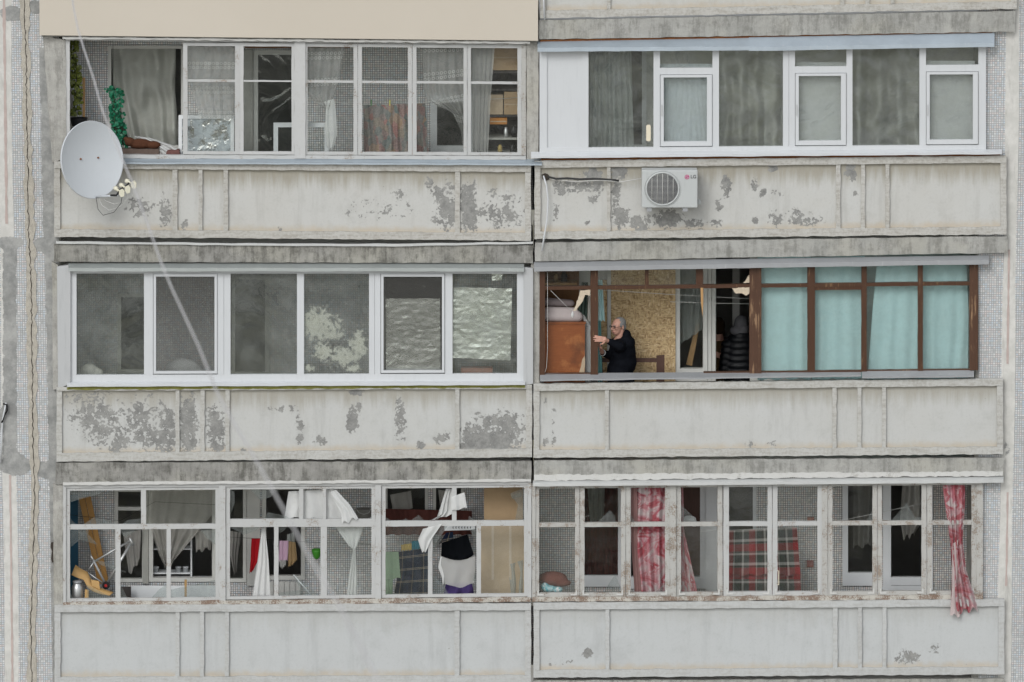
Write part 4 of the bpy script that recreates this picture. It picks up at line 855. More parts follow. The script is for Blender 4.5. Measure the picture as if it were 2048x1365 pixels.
# mid right
for i, (x0, x1, lab) in enumerate(((1515, 1622, 'aqua curtain behind the pane next to the burnt post'), (1624, 1730, 'aqua curtain behind the second pane right of the burnt post'), (1741, 1842, 'aqua curtain pulled aslant behind the third pane'), (1840, 1936, 'rightmost aqua curtain beside the tiled wall'))):
    cloth('aqua_curtain', lab, 'curtain', [(x0 + (14 if i == 2 else 0), 515), (x0 + (4 if i == 2 else 0), 620), (x0 - (6 if i == 2 else 0), 760)], [(x1 - (4 if i == 3 else 0), 512), (x1 + (1 if i == 3 else 0), 620), (x1, 758)], .17 + .02 * (i % 2), 'aqua', .012, 3.5, ph=i * 1.3, hem=2, group='aqua curtains')
cloth('aqua_curtain', 'short aqua curtain hanging behind the man beside the post', 'curtain', [(1196, 560), (1197, 642)], [(1205, 560), (1210, 642)], .42, 'aqua', .02, 2, ph=1)
cloth('aqua_cloth', 'narrow dark teal cloth below the short aqua curtain', 'cloth', [(1196, 640), (1196, 775)], [(1202, 640), (1206, 775)], .5, 'aqua_dark', .02, 2, ph=1)
cloth('white_drape', 'white cloth strip hanging beside the orange cabinet', 'cloth', [(1163, 632), (1170, 650), (1170, 770)], [(1168, 630), (1182, 655), (1181, 770)], .30, 'white_cloth', .02, 3, ph=.5)
cloth('green_drape', 'dark green and beige cloth hanging above the bedding', 'cloth', [(1164, 565), (1156, 620)], [(1176, 565), (1174, 640)], .34, 'greygreen', .02, 3, ph=.5)
cloth('beige_drape', 'beige cloth between dark green cloth and brown post', 'cloth', [(1174, 565), (1172, 642)], [(1188, 565), (1186, 642)], .36, 'beige_drape', .02, 2, ph=.5)
# bottom left
cloth('film_curtain', 'torn grey plastic film over the wide dark window', 'film', [(300, 975), (296, 1040), (318, 1110), (330, 1134)], [(425, 975), (424, 1030), (400, 1060), (342, 1128)], YB - .12, m_fabric('film', (.60, .585, .54), .15, 6, .45, .35, .66), .03, 5, ph=.7, wild=.06, hem=6)
cloth('white_sheet', 'white sheet thrown over the upper bar of the middle frame', 'cloth', [(577, 983), (569, 1036)], [(668, 979), (712, 1040)], .12, 'white_cloth', .015, 4, ph=.4, wild=.02, hem=2)
cloth('white_corner', 'corner of the white sheet hanging over the middle frame bar', 'cloth', [(660, 985), (682, 1028), (684, 1048)], [(672, 980), (700, 1010), (716, 1036)], .015, 'white_cloth', .012, 2, ph=1.4, hem=3, nu=20)
cloth('white_curtain', 'pointed white curtain hanging left of the pink laundry', 'curtain', [(524, 1052), (514, 1130), (504, 1196)], [(530, 1052), (537, 1120), (541, 1198)], .16, 'white_cloth', .012, 2.5, ph=.3)
cloth('tied_curtain', 'white tied curtain, wide top, in right pane of middle frame', 'curtain', [(668, 1050), (682, 1070), (699, 1094), (706, 1098), (698, 1150), (692, 1200)], [(728, 1050), (722, 1070), (714, 1094), (711, 1098), (714, 1150), (715, 1200)], .16, 'white_cloth', .009, 3, ph=.3)
cloth('red_cloth', 'bright red cloth on the clothes line', 'laundry', [(503, 1077), (501, 1120), (499, 1147)], [(521, 1077), (518, 1118), (506, 1142)], .62, 'red', .012, 2, ph=.5)
cloth('pink_cloth', 'pale pink cloth on the clothes line', 'laundry', [(559, 1082), (557, 1122)], [(577, 1082), (575, 1121)], .60, 'pink', .01, 2, ph=.5)
cloth('pink_strap', 'pair of pink straps below the pale pink cloth', 'strap', [(558, 1120), (560, 1134), (564, 1137)], [(572, 1120), (572, 1130), (566, 1136)], .60, 'sheer', .008, 2, ph=.5, nu=12, nv=12)
cloth('brown_cloth', 'light brown cloth beside the pale pink one', 'laundry', [(577, 1083), (576, 1134)], [(591, 1085), (594, 1120), (586, 1130)], .61, 'tan', .012, 2, ph=.9)
cloth('grey_garment', 'grey knitted garment hanging in the left of middle frame', 'laundry', [(459, 1062), (460, 1110), (468, 1148)], [(482, 1066), (476, 1110), (473, 1146)], .66, 'grey_cloth', .03, 3, ph=.2, hem=3)
cloth('torn_cloth', 'torn white cloth caught on the upper bar of right frame', 'cloth', [(892, 978), (874, 1035), (852, 1044)], [(905, 978), (905, 1020), (903, 1030)], .12, 'white_cloth', .02, 2.5, ph=.8, wild=.02)
cloth('torn_cloth', 'folded flap of torn white cloth right of upper bar', 'cloth', [(903, 994), (903, 1022)], [(929, 985), (934, 1016)], .022, 'white_cloth', .012, 1.5, ph=1.8, wild=.02, nu=20, nv=16)
cloth('torn_cloth', 'white cloth tail hanging over the lower left pane of right frame', 'cloth', [(846, 1058), (836, 1080), (844, 1104)], [(884, 1048), (862, 1080), (852, 1104)], .03, 'white_cloth', .012, 1.5, ph=.2, nu=20, nv=16)
cloth('mint_towel', 'mint green towel hanging in the right frame', 'laundry', [(770, 1104), (769, 1160)], [(797, 1104), (801, 1156)], .48, 'mint', .01, 2, ph=.4)
cloth('mint_towel', 'lower mint green cloth under the mint towel', 'laundry', [(771, 1158), (772, 1200)], [(786, 1158), (785, 1200)], .5, 'mint', .014, 2, ph=1.4)
cloth('yellow_cloth', 'small yellow cloth above the blue plaid', 'laundry', [(802, 1090), (803, 1102)], [(823, 1087), (824, 1100)], .47, 'yellow', .01, 4, ph=.4, nu=20, nv=8)
cloth('teal_cloth', 'small teal cloth above the blue plaid', 'laundry', [(823, 1083), (824, 1100)], [(838, 1081), (840, 1098)], .46, 'teal', .008, 3, ph=.4, nu=20, nv=8)
cloth('blue_plaid', 'dark blue plaid cloth with tan stripes on the line', 'laundry', [(797, 1104), (795, 1150), (788, 1192)], [(858, 1096), (858, 1150), (858, 1190)], .5, 'blue_plaid', .02, 4, uvs=(6.5, 6.5), ph=.4, hem=2)
cloth('black_cloth', 'black cloth hanging behind the hole in right frame', 'laundry', [(884, 1086), (882, 1112), (896, 1124)], [(935, 1069), (948, 1110), (926, 1124)], .38, 'black', .015, 2, ph=.7)
cloth('plaid_scrap', 'small dark plaid cloth left of the black cloth', 'laundry', [(892, 1066), (878, 1088)], [(906, 1064), (907, 1082)], .40, 'blue_plaid', .01, 2, uvs=(4, 4), ph=.7, nu=16, nv=10)
cloth('sheer_scarf', 'white sheer cloth slung below the black cloth', 'cloth', [(881, 1112), (884, 1140), (888, 1166)], [(951, 1112), (951, 1140), (948, 1166)], .10, 'sheer', .01, 2, ph=.3, sag=9, hem=1)
cloth('sheer_scarf', 'white ragged edge of the slung sheer cloth', 'cloth', [(881, 1113), (876, 1134), (884, 1156), (885, 1170)], [(884, 1115), (882, 1130), (889, 1152), (887, 1170)], .095, 'white_cloth', .008, 1, ph=.3, nu=8)
cloth('maroon_curtain', 'dark maroon curtain along the top of right frame', 'curtain', [(771, 1018), (771, 1070)], [(944, 1022), (944, 1070)], YB - .35, 'maroon', .03, 8, ph=.3)
cloth('purple_bundle', 'purple and dark clothes heap at the bottom of right frame', 'laundry', [(892, 1168), (884, 1200)], [(944, 1166), (950, 1200)], .32, 'purple', .04, 2, ph=.3, wild=.06)
# bottom right
cloth('maroon_curtain', 'dark maroon curtain behind the second narrow sash', 'curtain', [(1165, 940), (1165, 1165)], [(1252, 940), (1252, 1165)], YB + .10, 'maroon_red', .03, 8, ph=.3)
cloth('rose_curtain', 'rose printed curtain filling the third narrow sash', 'curtain', [(1268, 960), (1272, 1000), (1266, 1100), (1272, 1200)], [(1335, 960), (1333, 1080), (1332, 1200)], .18, 'rose', .045, 3.5, ph=.6)
cloth('rose_border', 'brownish border strip left of the rose curtain', 'curtain', [(1262, 975), (1262, 1080), (1270, 1200)], [(1274, 975), (1276, 1080), (1284, 1200)], .155, m_fabric('rose_border', (.30, .17, .16), .3, 4), .012, 1.5, ph=.2, nu=12)
cloth('rose_curtain', 'narrow rose printed curtain in the fourth sash, before brown door', 'curtain', [(1358, 960), (1358, 1060), (1358, 1200)], [(1366, 960), (1368, 1060), (1398, 1200)], .19, 'rose', .02, 2, ph=1.8, uvs=(2, 1))
cloth('red_plaid', 'red, grey and white plaid blanket with fringe on the line', 'blanket', [(1455, 1062), (1454, 1110), (1452, 1150)], [(1594, 1055), (1597, 1100), (1601, 1150)], .44, 'red_plaid', .012, 5, uvs=(3.4, 3.4), ph=.4, hem=2, nu=80)
cloth('red_plaid', 'lower fold of the red plaid blanket', 'blanket', [(1453, 1140), (1452, 1205)], [(1600, 1140), (1604, 1205)], .50, 'red_plaid', .014, 5, uvs=(3.4, 3.4), ph=1.4, hem=2, nu=80)
cloth('rose_curtain', 'twisted rose printed curtain hanging out of the last sash over parapet', 'curtain', [(1884, 962), (1890, 1010), (1900, 1080), (1904, 1140), (1902, 1200), (1904, 1226)], [(1930, 962), (1930, 1010), (1925, 1080), (1932, 1140), (1950, 1196), (1956, 1218)], .075, 'rose', .04, 3, ph=.9, y2=-.05, hem=5, wild=.02)
cloth('rose_border', 'pale twisted edge of the curtain hanging over the parapet', 'curtain', [(1904, 1090), (1904, 1180), (1900, 1228)], [(1916, 1080), (1914, 1180), (1920, 1234)], .0, m_fabric('rose_pale', (.55, .47, .46), .15, 5), .012, 1.5, ph=.2, nu=14, y2=-.07, hem=3)
# ================================================================== things in the loggias
def wb(x, y, d): return W(x, y, d)
# clothes lines
for pts, d, lab in (([(140, 92), (1050, 88)], .34, 'x'),): pass
def cord(name, label, pts, r, mat, cat='clothes line', n=6):
    mb = MB(); mb.smooth = True; mb.tube([W(*p) for p in pts], r, n); return mb.build(name, mat, None, label, cat)
m_plain('cord_white', (.55, .55, .53), .7); m_plain('cord_dark', (.03, .03, .03), .6)
m_plain('black_plastic', (.012, .012, .013), .4)
cord('clothes_line', 'thin line carrying the patterned cloth, top left loggia', [(600, 200, .34), (727, 210, .34), (790, 209, .34), (858, 206, .34), (1048, 195, .34)], .003, 'cord_white')
cord('clothes_line', 'upper thin wire across the open middle right loggia', [(1200, 580, .4), (1350, 590, .4), (1499, 598, .4)], .003, 'cord_white')
cord('clothes_line', 'lower thin wire across the dark doorway', [(1340, 604, .5), (1430, 607, .5), (1505, 608, .5)], .003, 'cord_white')
cord('clothes_line', 'line with the red and pink laundry, bottom left', [(452, 1074, .62), (503, 1077, .62), (580, 1083, .61), (760, 1090, .6)], .0025, 'cord_dark')
cord('clothes_line', 'line with the blue plaid, bottom left', [(762, 1106, .5), (858, 1096, .5), (958, 1085, .42)], .0025, 'cord_dark')
cord('clothes_line', 'line with the red plaid blanket, bottom right', [(1400, 1063, .44), (1455, 1061, .44), (1596, 1055, .44), (1660, 1050, .44)], .0025, 'cord_white')
cord('clothes_line', 'slanting pale line across the dark window, bottom right', [(1690, 1040, .5), (1843, 1008, .5), (1960, 985, .5)], .0025, 'cord_white')
cord('clothes_line', 'dark line across the film hung window, bottom left', [(140, 1030, .7), (240, 1042, .7), (310, 1004, .8), (430, 1010, .8)], .0025, 'cord_dark')
for k, x in enumerate((741, 778)):
    mb = MB(); mb.prism([(x, 200), (x + 3, 200), (x + 2.5, 212), (x + .5, 212)], .32, .335); mb.build('clothes_peg', m_plain('peg_%s' % 'ab'[k], ((.10, .25, .08), (.55, .5, .1))[k], .5), None, ('green', 'yellow')[k] + ' clothes peg on the patterned cloth', 'peg')

# ivy: hanging garlands of small round leaves on a stem
def leaf_mat(n, a, b, tr=.3):
    g = G(n); c = g.mix(g.step(g.noise(45, 4, .7), .3, .7), tuple(k * .6 for k in a), tuple(k * 1.25 for k in b)); d = g.bsdf(c, .4); t = g.n('ShaderNodeBsdfTranslucent'); g.set(t.inputs[0], c); g.done(g.mixs(tr, d, t.outputs[0]))
leaf_mat('leaf_emerald', (.004, .07, .035), (.012, .19, .095)); leaf_mat('leaf_olive', (.05, .075, .012), (.19, .22, .04))
def garland(name, label, cat, path, spread, n, mat, r, y, dy):
    o = thing(name, label, cat, W(*path[-1], y)); mb = MB(); st = MB()
    for _ in range(n):
        t = random.random(); x, py = samp(path, t); s = spread * (1 - .35 * abs(t - .45))
        c = W(x + rnd(s), py + rnd(5), y + rnd(dy)); nrm = Vector((rnd(.7), -1, rnd(.7) + .2)).normalized(); a = nrm.orthogonal().normalized(); b = nrm.cross(a); rr = r * (.65 + random.random() * .7); k = 8
        vs = [c + nrm * rr * .18] + [c + (a * math.cos(6.283 * q / k) + b * math.sin(6.283 * q / k)) * rr * (1 - .12 * (q % 2)) for q in range(k)]
        mb.add(vs, [(0, 1 + q, 1 + (q + 1) % k) for q in range(k)])
    mb.smooth = True; mb.build('foliage', mat, o, kind='stuff')
    for s in (-.4, .1, .5): st.tube([W(x + s * spread, py, y + s * .03) for x, py in path], .004, 5)
    st.build('stem', m_plain('stem', (.05, .06, .03), .8), o, kind='stuff'); return o
garland('ivy_garland', 'emerald green artificial ivy garland hanging in the open bay', 'ivy', [(226, 80), (228, 172), (236, 220), (240, 262), (246, 292), (250, 306)], 15, 210, 'leaf_emerald', .023, .30, .06) if False else None
garland('ivy_garland', 'emerald green artificial ivy garland hanging in the open bay', 'ivy', [(222, 178), (234, 186), (234, 220), (236, 250), (241, 275), (248, 302)], 15, 230, 'leaf_emerald', .024, .26, .05)
cord('ivy_wire', 'thin wire from which the green ivy garland hangs', [(226, 60, .26), (226, 180, .26)], .003, 'cord_dark', 'wire')
garland('climbing_plant', 'yellow green climbing plant in the left corner behind the dish', 'plant', [(146, 70), (146, 120), (152, 160), (156, 200), (150, 228)], 11, 190, 'leaf_olive', .027, .42, .08)
o = thing('plant_pot', 'dark planter under the yellow green climbing plant', 'plant pot', W(158, 330, .42)); mb = MB()
c = W(158, 236, .42); zf = W(158, 318, .42).z; mb.lathe([(.05, zf - c.z), (.09, zf - c.z + .02), (.07, -.12), (.09, -.1), (.115, 0), (.10, -.005), (.09, -.02)], c, 16); mb.build('pot', 'black_plastic', o)
mb = MB(); mb.rect(165, 156, 170, 330, .55, .575); mb.build('wooden_stick', 'pine', None, 'thin wooden slat standing beside the climbing plant', 'slat')
# toy, cloth and box on the window board
_b = bmesh.new(); bmesh.ops.create_icosphere(_b, subdivisions=2, radius=1); ICO = ([v.co.copy() for v in _b.verts], [tuple(v.index for v in f.verts) for f in _b.faces]); _b.free()
def union(prims, voxel, smooth=6, fac=.5):
    """one continuous surface from overlapping balls and tapered limbs"""
    V = []; Fc = []
    def ball(c, r, m=None):
        M = Matrix.Translation(Vector(c)) @ (m or Matrix()) @ Matrix.Diagonal((*(r if isinstance(r, (tuple, list)) else (r, r, r)), 1))
        o_ = len(V); V.extend(M @ v for v in ICO[0]); Fc.extend(tuple(i + o_ for i in f) for f in ICO[1])
    for p in prims:
        if p[0] == 'b': ball(*p[1:])
        else:
            _, a, ra, b, rb = p; a, b = Vector(a), Vector(b); n = max(2, int((b - a).length / (min(ra, rb) * .5)))
            for i in range(n + 1): ball(a.lerp(b, i / n), lerp(ra, rb, i / n))
    me = bpy.data.meshes.new('tmp'); me.from_pydata(V, [], Fc); me.update()
    ob = bpy.data.objects.new('tmp', me); COL.objects.link(ob)
    md = ob.modifiers.new('r', 'REMESH'); md.mode = 'VOXEL'; md.voxel_size = voxel
    if smooth: sm = ob.modifiers.new('s', 'SMOOTH'); sm.iterations = smooth; sm.factor = fac
    ev = ob.evaluated_get(bpy.context.evaluated_depsgraph_get()); res = bpy.data.meshes.new_from_object(ev)
    COL.objects.unlink(ob); bpy.data.objects.remove(ob)
    mb = MB(); mb.v = [v.co.copy() for v in res.vertices]; mb.f = [tuple(p.vertices) for p in res.polygons]; mb.smooth = True
    return mb
m_fabric('plush', (.085, .034, .018), .35, 40, .95, 0); m_fabric('box_cloth', (.16, .12, .10), .3, 30)
zb = W(300, 311, .2).z
p0 = W(280, 288, .2); u = union([('b', p0, (.16, .07, .07)), ('b', p0 + Vector((.17, 0, -.015)), (.10, .06, .055)), ('b', p0 + Vector((-.13, -.02, .03)), (.07, .06, .06)), ('b', p0 + Vector((-.18, -.04, .07)), .03)], .012)
mb = MB(); mb.prism(rough([(243, 298), (318, 299), (318, 313), (243, 313)], 10, .5), .13, .30); mb.build('brown_box', 'box_cloth', None, 'low brown box on window board under the plush toy', 'box')
u.build('plush_toy', 'plush', None, 'brown plush toy lying behind the dish', 'toy')
cloth('white_bundle', 'crumpled white sheet right of the plush toy', 'cloth', [(266, 272), (300, 288), (332, 312)], [(300, 276), (342, 290), (360, 303)], .30, 'white_cloth', .03, 2, ph=.6, wild=.05, y2=.16)
mb = MB(); mb.prism(rough([(334, 302), (358, 300), (360, 313), (330, 313)], 8, .5), .13, .26); mb.build('reddish_bundle', m_fabric('reddish', (.20, .10, .09), .3, 25), None, 'small reddish cloth bundle beside the first sash', 'cloth')
def frame_thing(label, x0, y0, x1, y1, w, d, mat, glass=None, name='loose_frame'):
    o = thing(name, label, 'frame', W((x0 + x1) / 2, y1, d)); mb = MB()
    mb.rect(x0, y0, x0 + w, y1, d, d + .04); mb.rect(x1 - w, y0, x1, y1, d, d + .04); mb.rect(x0 + w, y0, x1 - w, y0 + w, d + .001, d + .04); mb.rect(x0 + w, y1 - w, x1 - w, y1, d + .001, d + .04); mb.build('frame', mat, o)
    if glass: pane(o, [[(x0 + w, y0 + w), (x1 - w, y0 + w), (x1 - w, y1 - w), (x0 + w, y1 - w)]], glass, d + .02)
    return o
g = G('mirror_mottled'); g.done(g.mixs(g.step(g.noise(9, 5, .7), .42, .62), g.bsdf((.36, .40, .42), .5), g.bsdf((.8, .82, .82), .12, 1, g.bump(g.noise(5, 3), .6, .03))))  # mirror pane broken by dull grey patches
frame_thing('glazed white frame leaning behind the first sash', 357, 231, 468, 316, 7, .27, 'pvc_inner', 'mirror_mottled')
frame_thing('empty small white frame standing between the middle sashes', 547, 246, 658, 318, 9, .24, 'pvc', 'glass_clear')
mb = MB(); mb.rect(490, 92, 700, 97, .5, .53); mb.build('curtain_rail', 'rust', None, 'rusty brown rail across the balcony door top', 'rail')
# shelf unit with boxes behind the last sash
m_plain('cardboard', (.36, .255, .15), .85, .12, 9); m_plain('cardboard_pale', (.42, .33, .23), .85, .12, 9); m_plain('orange_card', (.42, .17, .03), .7, .12, 9); m_plain('dark_wood', (.035, .03, .028), .6, .3, 9)
o = thing('shelf_unit', 'dark shelf rack behind the bunched lace curtain', 'shelf', W(1010, 330, .5))
for y in (143, 178, 230.5, 276, 306): bar(o, 'shelf_board', [(960, y), (1052, y), (1052, y + 4), (960, y + 4)], .36, .80, 'dark_wood' if y < 270 else 'inner_grey')
bar(o, 'back_board', [(955, 70), (1056, 70), (1056, 330), (955, 330)], .82, .84, 'dark_wood'); bar(o, 'upright', [(956, 80), (960, 80), (960, 330), (956, 330)], .38, .80, 'dark_wood')
def carton(label, x0, y0, x1, y1, d0, d1, mat='cardboard'):
    o = thing('cardboard_box', label, 'box', W((x0 + x1) / 2, y1, d0)); mb = MB(); mb.rect(x0, y0, x1, y1, d0, d1); mb.build('box_body', mat, o)
    t = MB(); m = (y0 * .45 + y1 * .55); t.rect(x0 + 1, m - 1, x1 - 1, m + 1.5, d0 - .003, d0 - .001); t.build('tape', 'cardboard_pale', o); return o
carton('large cardboard box on top of the rack', 984, 84, 1040, 141, .38, .75); carton('pinkish cardboard box on the middle rack shelf, left', 976, 190, 1006, 229.5, .38, .7, 'cardboard_pale'); carton('cardboard box with scribbles on middle rack shelf, right', 1008, 184, 1042, 229.5, .38, .7)
for pts, d, m, lab, nm in (([(246, 1066), (282, 1060), (280, 1120), (258, 1150)], .98, 'grey_cloth', 'dark grey coat hanging before the narrow back window', 'hanging_coat'), ([(574, 1070), (590, 1064), (590, 1120), (572, 1110)], .9, 'sheer_grey', 'grey film scrap hanging behind the brown laundry', 'film_scrap'), ([(390, 1062), (424, 1060), (422, 1096), (392, 1104)], .99, 'film', 'torn film scrap in the wide dark window, right side', 'film_scrap'), ([(780, 990), (822, 982), (826, 1020), (786, 1024)], .98, 'film', 'pale torn paper in the maroon back window', 'torn_paper'), ([(876, 980), (905, 984), (900, 1018), (880, 1012)], .98, 'film', 'pale torn paper in the narrow back window right', 'torn_paper'), ([(1016, 1130), (1046, 1120), (1048, 1190), (1022, 1192)], .4, 'sheer_grey', 'greyish film corner before the taped cardboard', 'film_scrap')):
    cloth(nm, lab, 'cloth', [pts[0], pts[3]], [pts[1], pts[2]], d, m, .02, 2, nu=20, nv=16, ph=pts[0][0] * .1, hem=4, wild=.04)
carton('orange box hanging below the middle rack shelf', 980, 236, 1014, 249, .38, .6, 'orange_card')
def jar(name, label, px, py, h, r, d, mat, cat):
    c = W(px, py, d); mb = MB(); mb.smooth = True; mb.lathe([(r * .8, 0), (r, .01), (r, h * .72), (r * .6, h * .85), (r * .6, h), (0.001, h)], c, 14); return mb.build(name, mat, None, label, cat)
jar('jar', 'small yellow tin on the bottom rack shelf', 1000, 304, .09, .03, .40, 'yellow', 'tin'); jar('jar', 'dark jar at the right of the lower rack shelf', 1025, 304, .10, .035, .42, 'black_plastic', 'jar')
jar('jar', 'grey jar on the lower rack shelf', 1012, 275, .13, .03, .44, 'steel', 'jar'); jar('jar', 'dark round tin on the lower rack shelf', 1028, 275, .15, .035, .44, 'black_plastic', 'jar')
# mid left: pale cushion seen through the net, clutter
u = union([('b', W(366, 742, .5), (.25, .10, .17)), ('b', W(392, 748, .5), (.12, .10, .10))], .02); u.build('pale_ovoid', 'white_cloth', None, 'pale rounded cushion behind the netted sash', 'ovoid')  # pale rounded form of two merged balls
mb = MB(); mb.rect(935, 719, 1032, 724, .30, .55); mb.build('rack_shelf', 'inner_grey', None, 'small rack shelf below the bright foil sheet', 'shelf')
mb = MB(); mb.rect(922, 737, 985, 752, .22, .4); mb.build('brick_red_box', m_plain('brickred', (.32, .14, .10), .8), None, 'reddish box below the bright foil sheet', 'box')
u = union([('b', W(178, 742, .35), (.12, .08, .10)), ('b', W(196, 748, .35), (.08, .08, .08))], .02); u.build('beige_bundle', 'beige_drape', None, 'beige bundle at the lower left of foil loggia', 'cloth')
# mid right: cabinet, bedding, chipboard, loose frame
g = G('cabinet_veneer'); P = g.pos(); gr = g.noise(1, 5, .65, g.scale(P, 6, 6, 40), 1.0)
c = g.mix(gr, (.15, .045, .015), (.27, .088, .028)); c = g.mix(g.math('MULTIPLY', g.step(g.noise(3.5, 5, .65), .52, .68), .5), c, (.40, .17, .06)); c = g.mix(g.math('MULTIPLY', g.step(g.noise(2.2, 5, .65), .52, .66), .6), c, (.08, .028, .014)); g.done(g.bsdf(c, .32, 0, None, .4))
o = thing('cabinet', 'orange brown veneered cabinet standing in the open brown frame', 'cabinet', W(1130, 890, .2))
zf = W(1130, 890, .2).z; a = W(1088, 648, .2); b = W(1170, 648, .2)
mb = MB(); mb.box(a.x, b.x, .20, .62, zf, a.z); mb.build('carcass', 'cabinet_veneer', o)
mb = MB(); mb.box(a.x - .01, b.x + .012, .185, .63, a.z, a.z + .022); mb.build('top_board', 'cabinet_veneer', o)
mb = MB(); mb.prism(rough([(1165, 718), (1169.5, 712), (1169.5, 752), (1157, 752)], 6, 1), .196, .199); mb.build('bare_patch', 'cardboard_pale', o)
m_fabric('bedding', (.52, .46, .45), .08, 5)
u = union([('c', W(1097, 633, .28 + k * .1), .075, W(1156, 634, .28 + k * .1), .07) for k in range(4)] + [('c', W(1097, 622, .30 + k * .1), .06, W(1148, 624, .30 + k * .1), .06) for k in range(3)], .014, 8); u.build('mattress_roll', 'bedding', None, 'pinkish white bedding piled on the orange cabinet', 'bedding')
u = union([('c', W(1094, 604, .34 + k * .12), .06, W(1142, 607, .34 + k * .12), .05) for k in range(3)], .014, 8); u.build('pillow', m_fabric('pillow_grey', (.26, .22, .22), .1, 5), None, 'dark grey pillow on top of the bedding', 'pillow')
o = thing('wooden_shelf', 'dark wooden shelf with clutter above the bedding', 'shelf', W(1120, 640, .9))
bar(o, 'back_panel', [(1086, 525), (1158, 525), (1158, 640), (1086, 640)], .9, .92, m_brownwood('shelf_brown', (.16, .075, .025), .1)); bar(o, 'shelf_board', [(1086, 566), (1154, 566), (1154, 571), (1086, 571)], .62, .9, 'pine')
jar('jar', 'brown figurine on the wooden shelf', 1112, 566, .12, .03, .7, 'tan', 'figurine'); jar('jar', 'dark pot on the wooden shelf', 1128, 566, .14, .04, .75, 'dark_wood', 'pot')
m_fabric('plaster', (.55, .47, .36), .2, 30, .95, 0)
def flake(label, pts, d0, d1, mat='plaster', name='foam_remnant', cat='foam'):
    mb = MB(); mb.prism(rough(pts, 4, 1.1), d0, d1); return mb.build(name, mat, None, label, cat)
flake('torn yellowish foam hanging left of the brown mullion', [(1160, 582), (1181, 580), (1180, 592), (1170, 590), (1163, 606), (1152, 622), (1146, 622), (1156, 600)], .03, .05)
flake('torn white foam stuck beside the burnt post', [(1464, 577), (1499, 575), (1498, 588), (1492, 592), (1484, 587), (1472, 588)], .028, .05)
flake('small white foam piece above the transom by the burnt post', [(1486, 566), (1499, 550), (1499, 566)], .05, .06)
cord('slack_wire', 'thin wire with white tassel across the left open pane', [(1101, 581, .05), (1145, 625, .05)], .0025, 'cord_white', 'cord')
mb = MB(); mb.smooth = True; c = W(1145, 626, .05); mb.lathe([(.004, .02), (.016, -.01), (.02, -.03), (.012, -.055), (.002, -.065)], c, 10); mb.build('tassel', 'white_cloth', None, 'white tassel at the end of the thin cord', 'tassel')
cord('pull_string', 'thin pale vertical cord at the left brown post', [(1095, 545, .03), (1095, 700, .03), (1093, 735, .03), (1090, 745, .03)], .0025, 'cord_white', 'cord')
g = G('chipboard'); P = g.pos(); v1 = g.voro(26, g.scale(P, 1, 1, 3.0), 'Color'); v2 = g.voro(26, g.scale(P, 3.0, 1, 1), 'Color'); r1, _, _ = g.sep(v1); r2, _, _ = g.sep(v2)
c = g.mix(g.step(g.noise(14, 4), .45, .55), g.ramp(r1, (0, (.27, .17, .08)), (.4, (.46, .33, .17)), (.8, (.58, .43, .24)), (1, (.64, .50, .31))), g.ramp(r2, (0, (.26, .16, .07)), (.4, (.48, .34, .18)), (.8, (.56, .41, .22)), (1, (.66, .52, .33))))
c = g.mix(g.step(g.noise(70, 3, .6), .66, .74), c, (.12, .065, .03)); g.done(g.bsdf(c, .7, 0, g.bump(r1, .3, .003)))
def board(label, x0, y0, x1, y1, d, mat, name='board', cat='board'):
    mb = MB(); mb.rect(x0, y0, x1, y1, d, d + .015); return mb.build(name, mat, None, label, cat)
board('large chipboard sheet covering the window behind the man', 1222, 540, 1351, 800, YB - .06, 'chipboard', 'chipboard_sheet'); board('narrow chipboard sheet left of the pale strip', 1198, 560, 1214, 800, YB - .06, 'chipboard', 'chipboard_sheet')
board('pale frame strip between the two chipboard sheets', 1215, 540, 1221.5, 800, YB - .08, 'inner_paint', 'frame_strip', 'strip')
o = thing('loose_frame', 'dark brown loose wooden frame leaning beside the man', 'frame', W(1300, 880, .6)); 
bar(o, 'rail', [(1180, 717), (1313, 717), (1313, 725), (1180, 725)], .62, .66, 'brown_dark'); bar(o, 'stile', [(1313, 713), (1329, 711), (1329, 880), (1313, 880)], .60, .66, 'brown_dark'); bar(o, 'stile', [(1166, 717), (1180, 717), (1180, 880), (1166, 880)], .62, .66, 'brown_dark')
mb = MB(); mb.prism([(1393, 645), (1400, 648), (1384, 732), (1372, 730)], YB + .25, YB + .29); mb.build('leaning_plank', 'pine', None, 'plank leaning behind the pane of the white framed window', 'plank')
cloth('grey_film', 'greyish film behind the white framed window', 'film', [(1358, 540), (1358, 690)], [(1408, 540), (1404, 660)], YB + .12, 'sheer_grey', .02, 3, ph=.2)
# bottom left things
m_plain('blue_paint', (.02, .10, .17), .5, .15, 5); m_plain('tan_board', (.36, .19, .055), .6, .12, 6); m_plain('ply', (.48, .30, .12), .6, .12, 6); m_plain('red_plastic', (.4, .02, .02), .4)
board('dark blue panel leaning in the left corner of broken glazing', 138, 990, 156, 1260, .95, 'blue_paint', 'blue_board', 'board')
o = thing('plank_pair', 'orange tan plank leaning on the mosaic behind bicycle frame', 'plank', W(210, 1190, .8))
bar(o, 'plank', [(157, 996), (169, 995), (207, 1168), (196, 1168)], .80, .83, 'tan_board'); bar(o, 'plank', [(170, 995), (181, 993), (218, 1168), (208, 1168)], .80, .83, 'tan_board')
o = thing('bicycle_frame', 'silver bicycle frame without wheels behind broken pane', 'bicycle', W(212, 1205, .45))
def tb(name, pts, r, mat='steel'): mb = MB(); mb.smooth = True; mb.tube([W(*p) for p in pts], r, 10); return mb.build(name, mat, o)
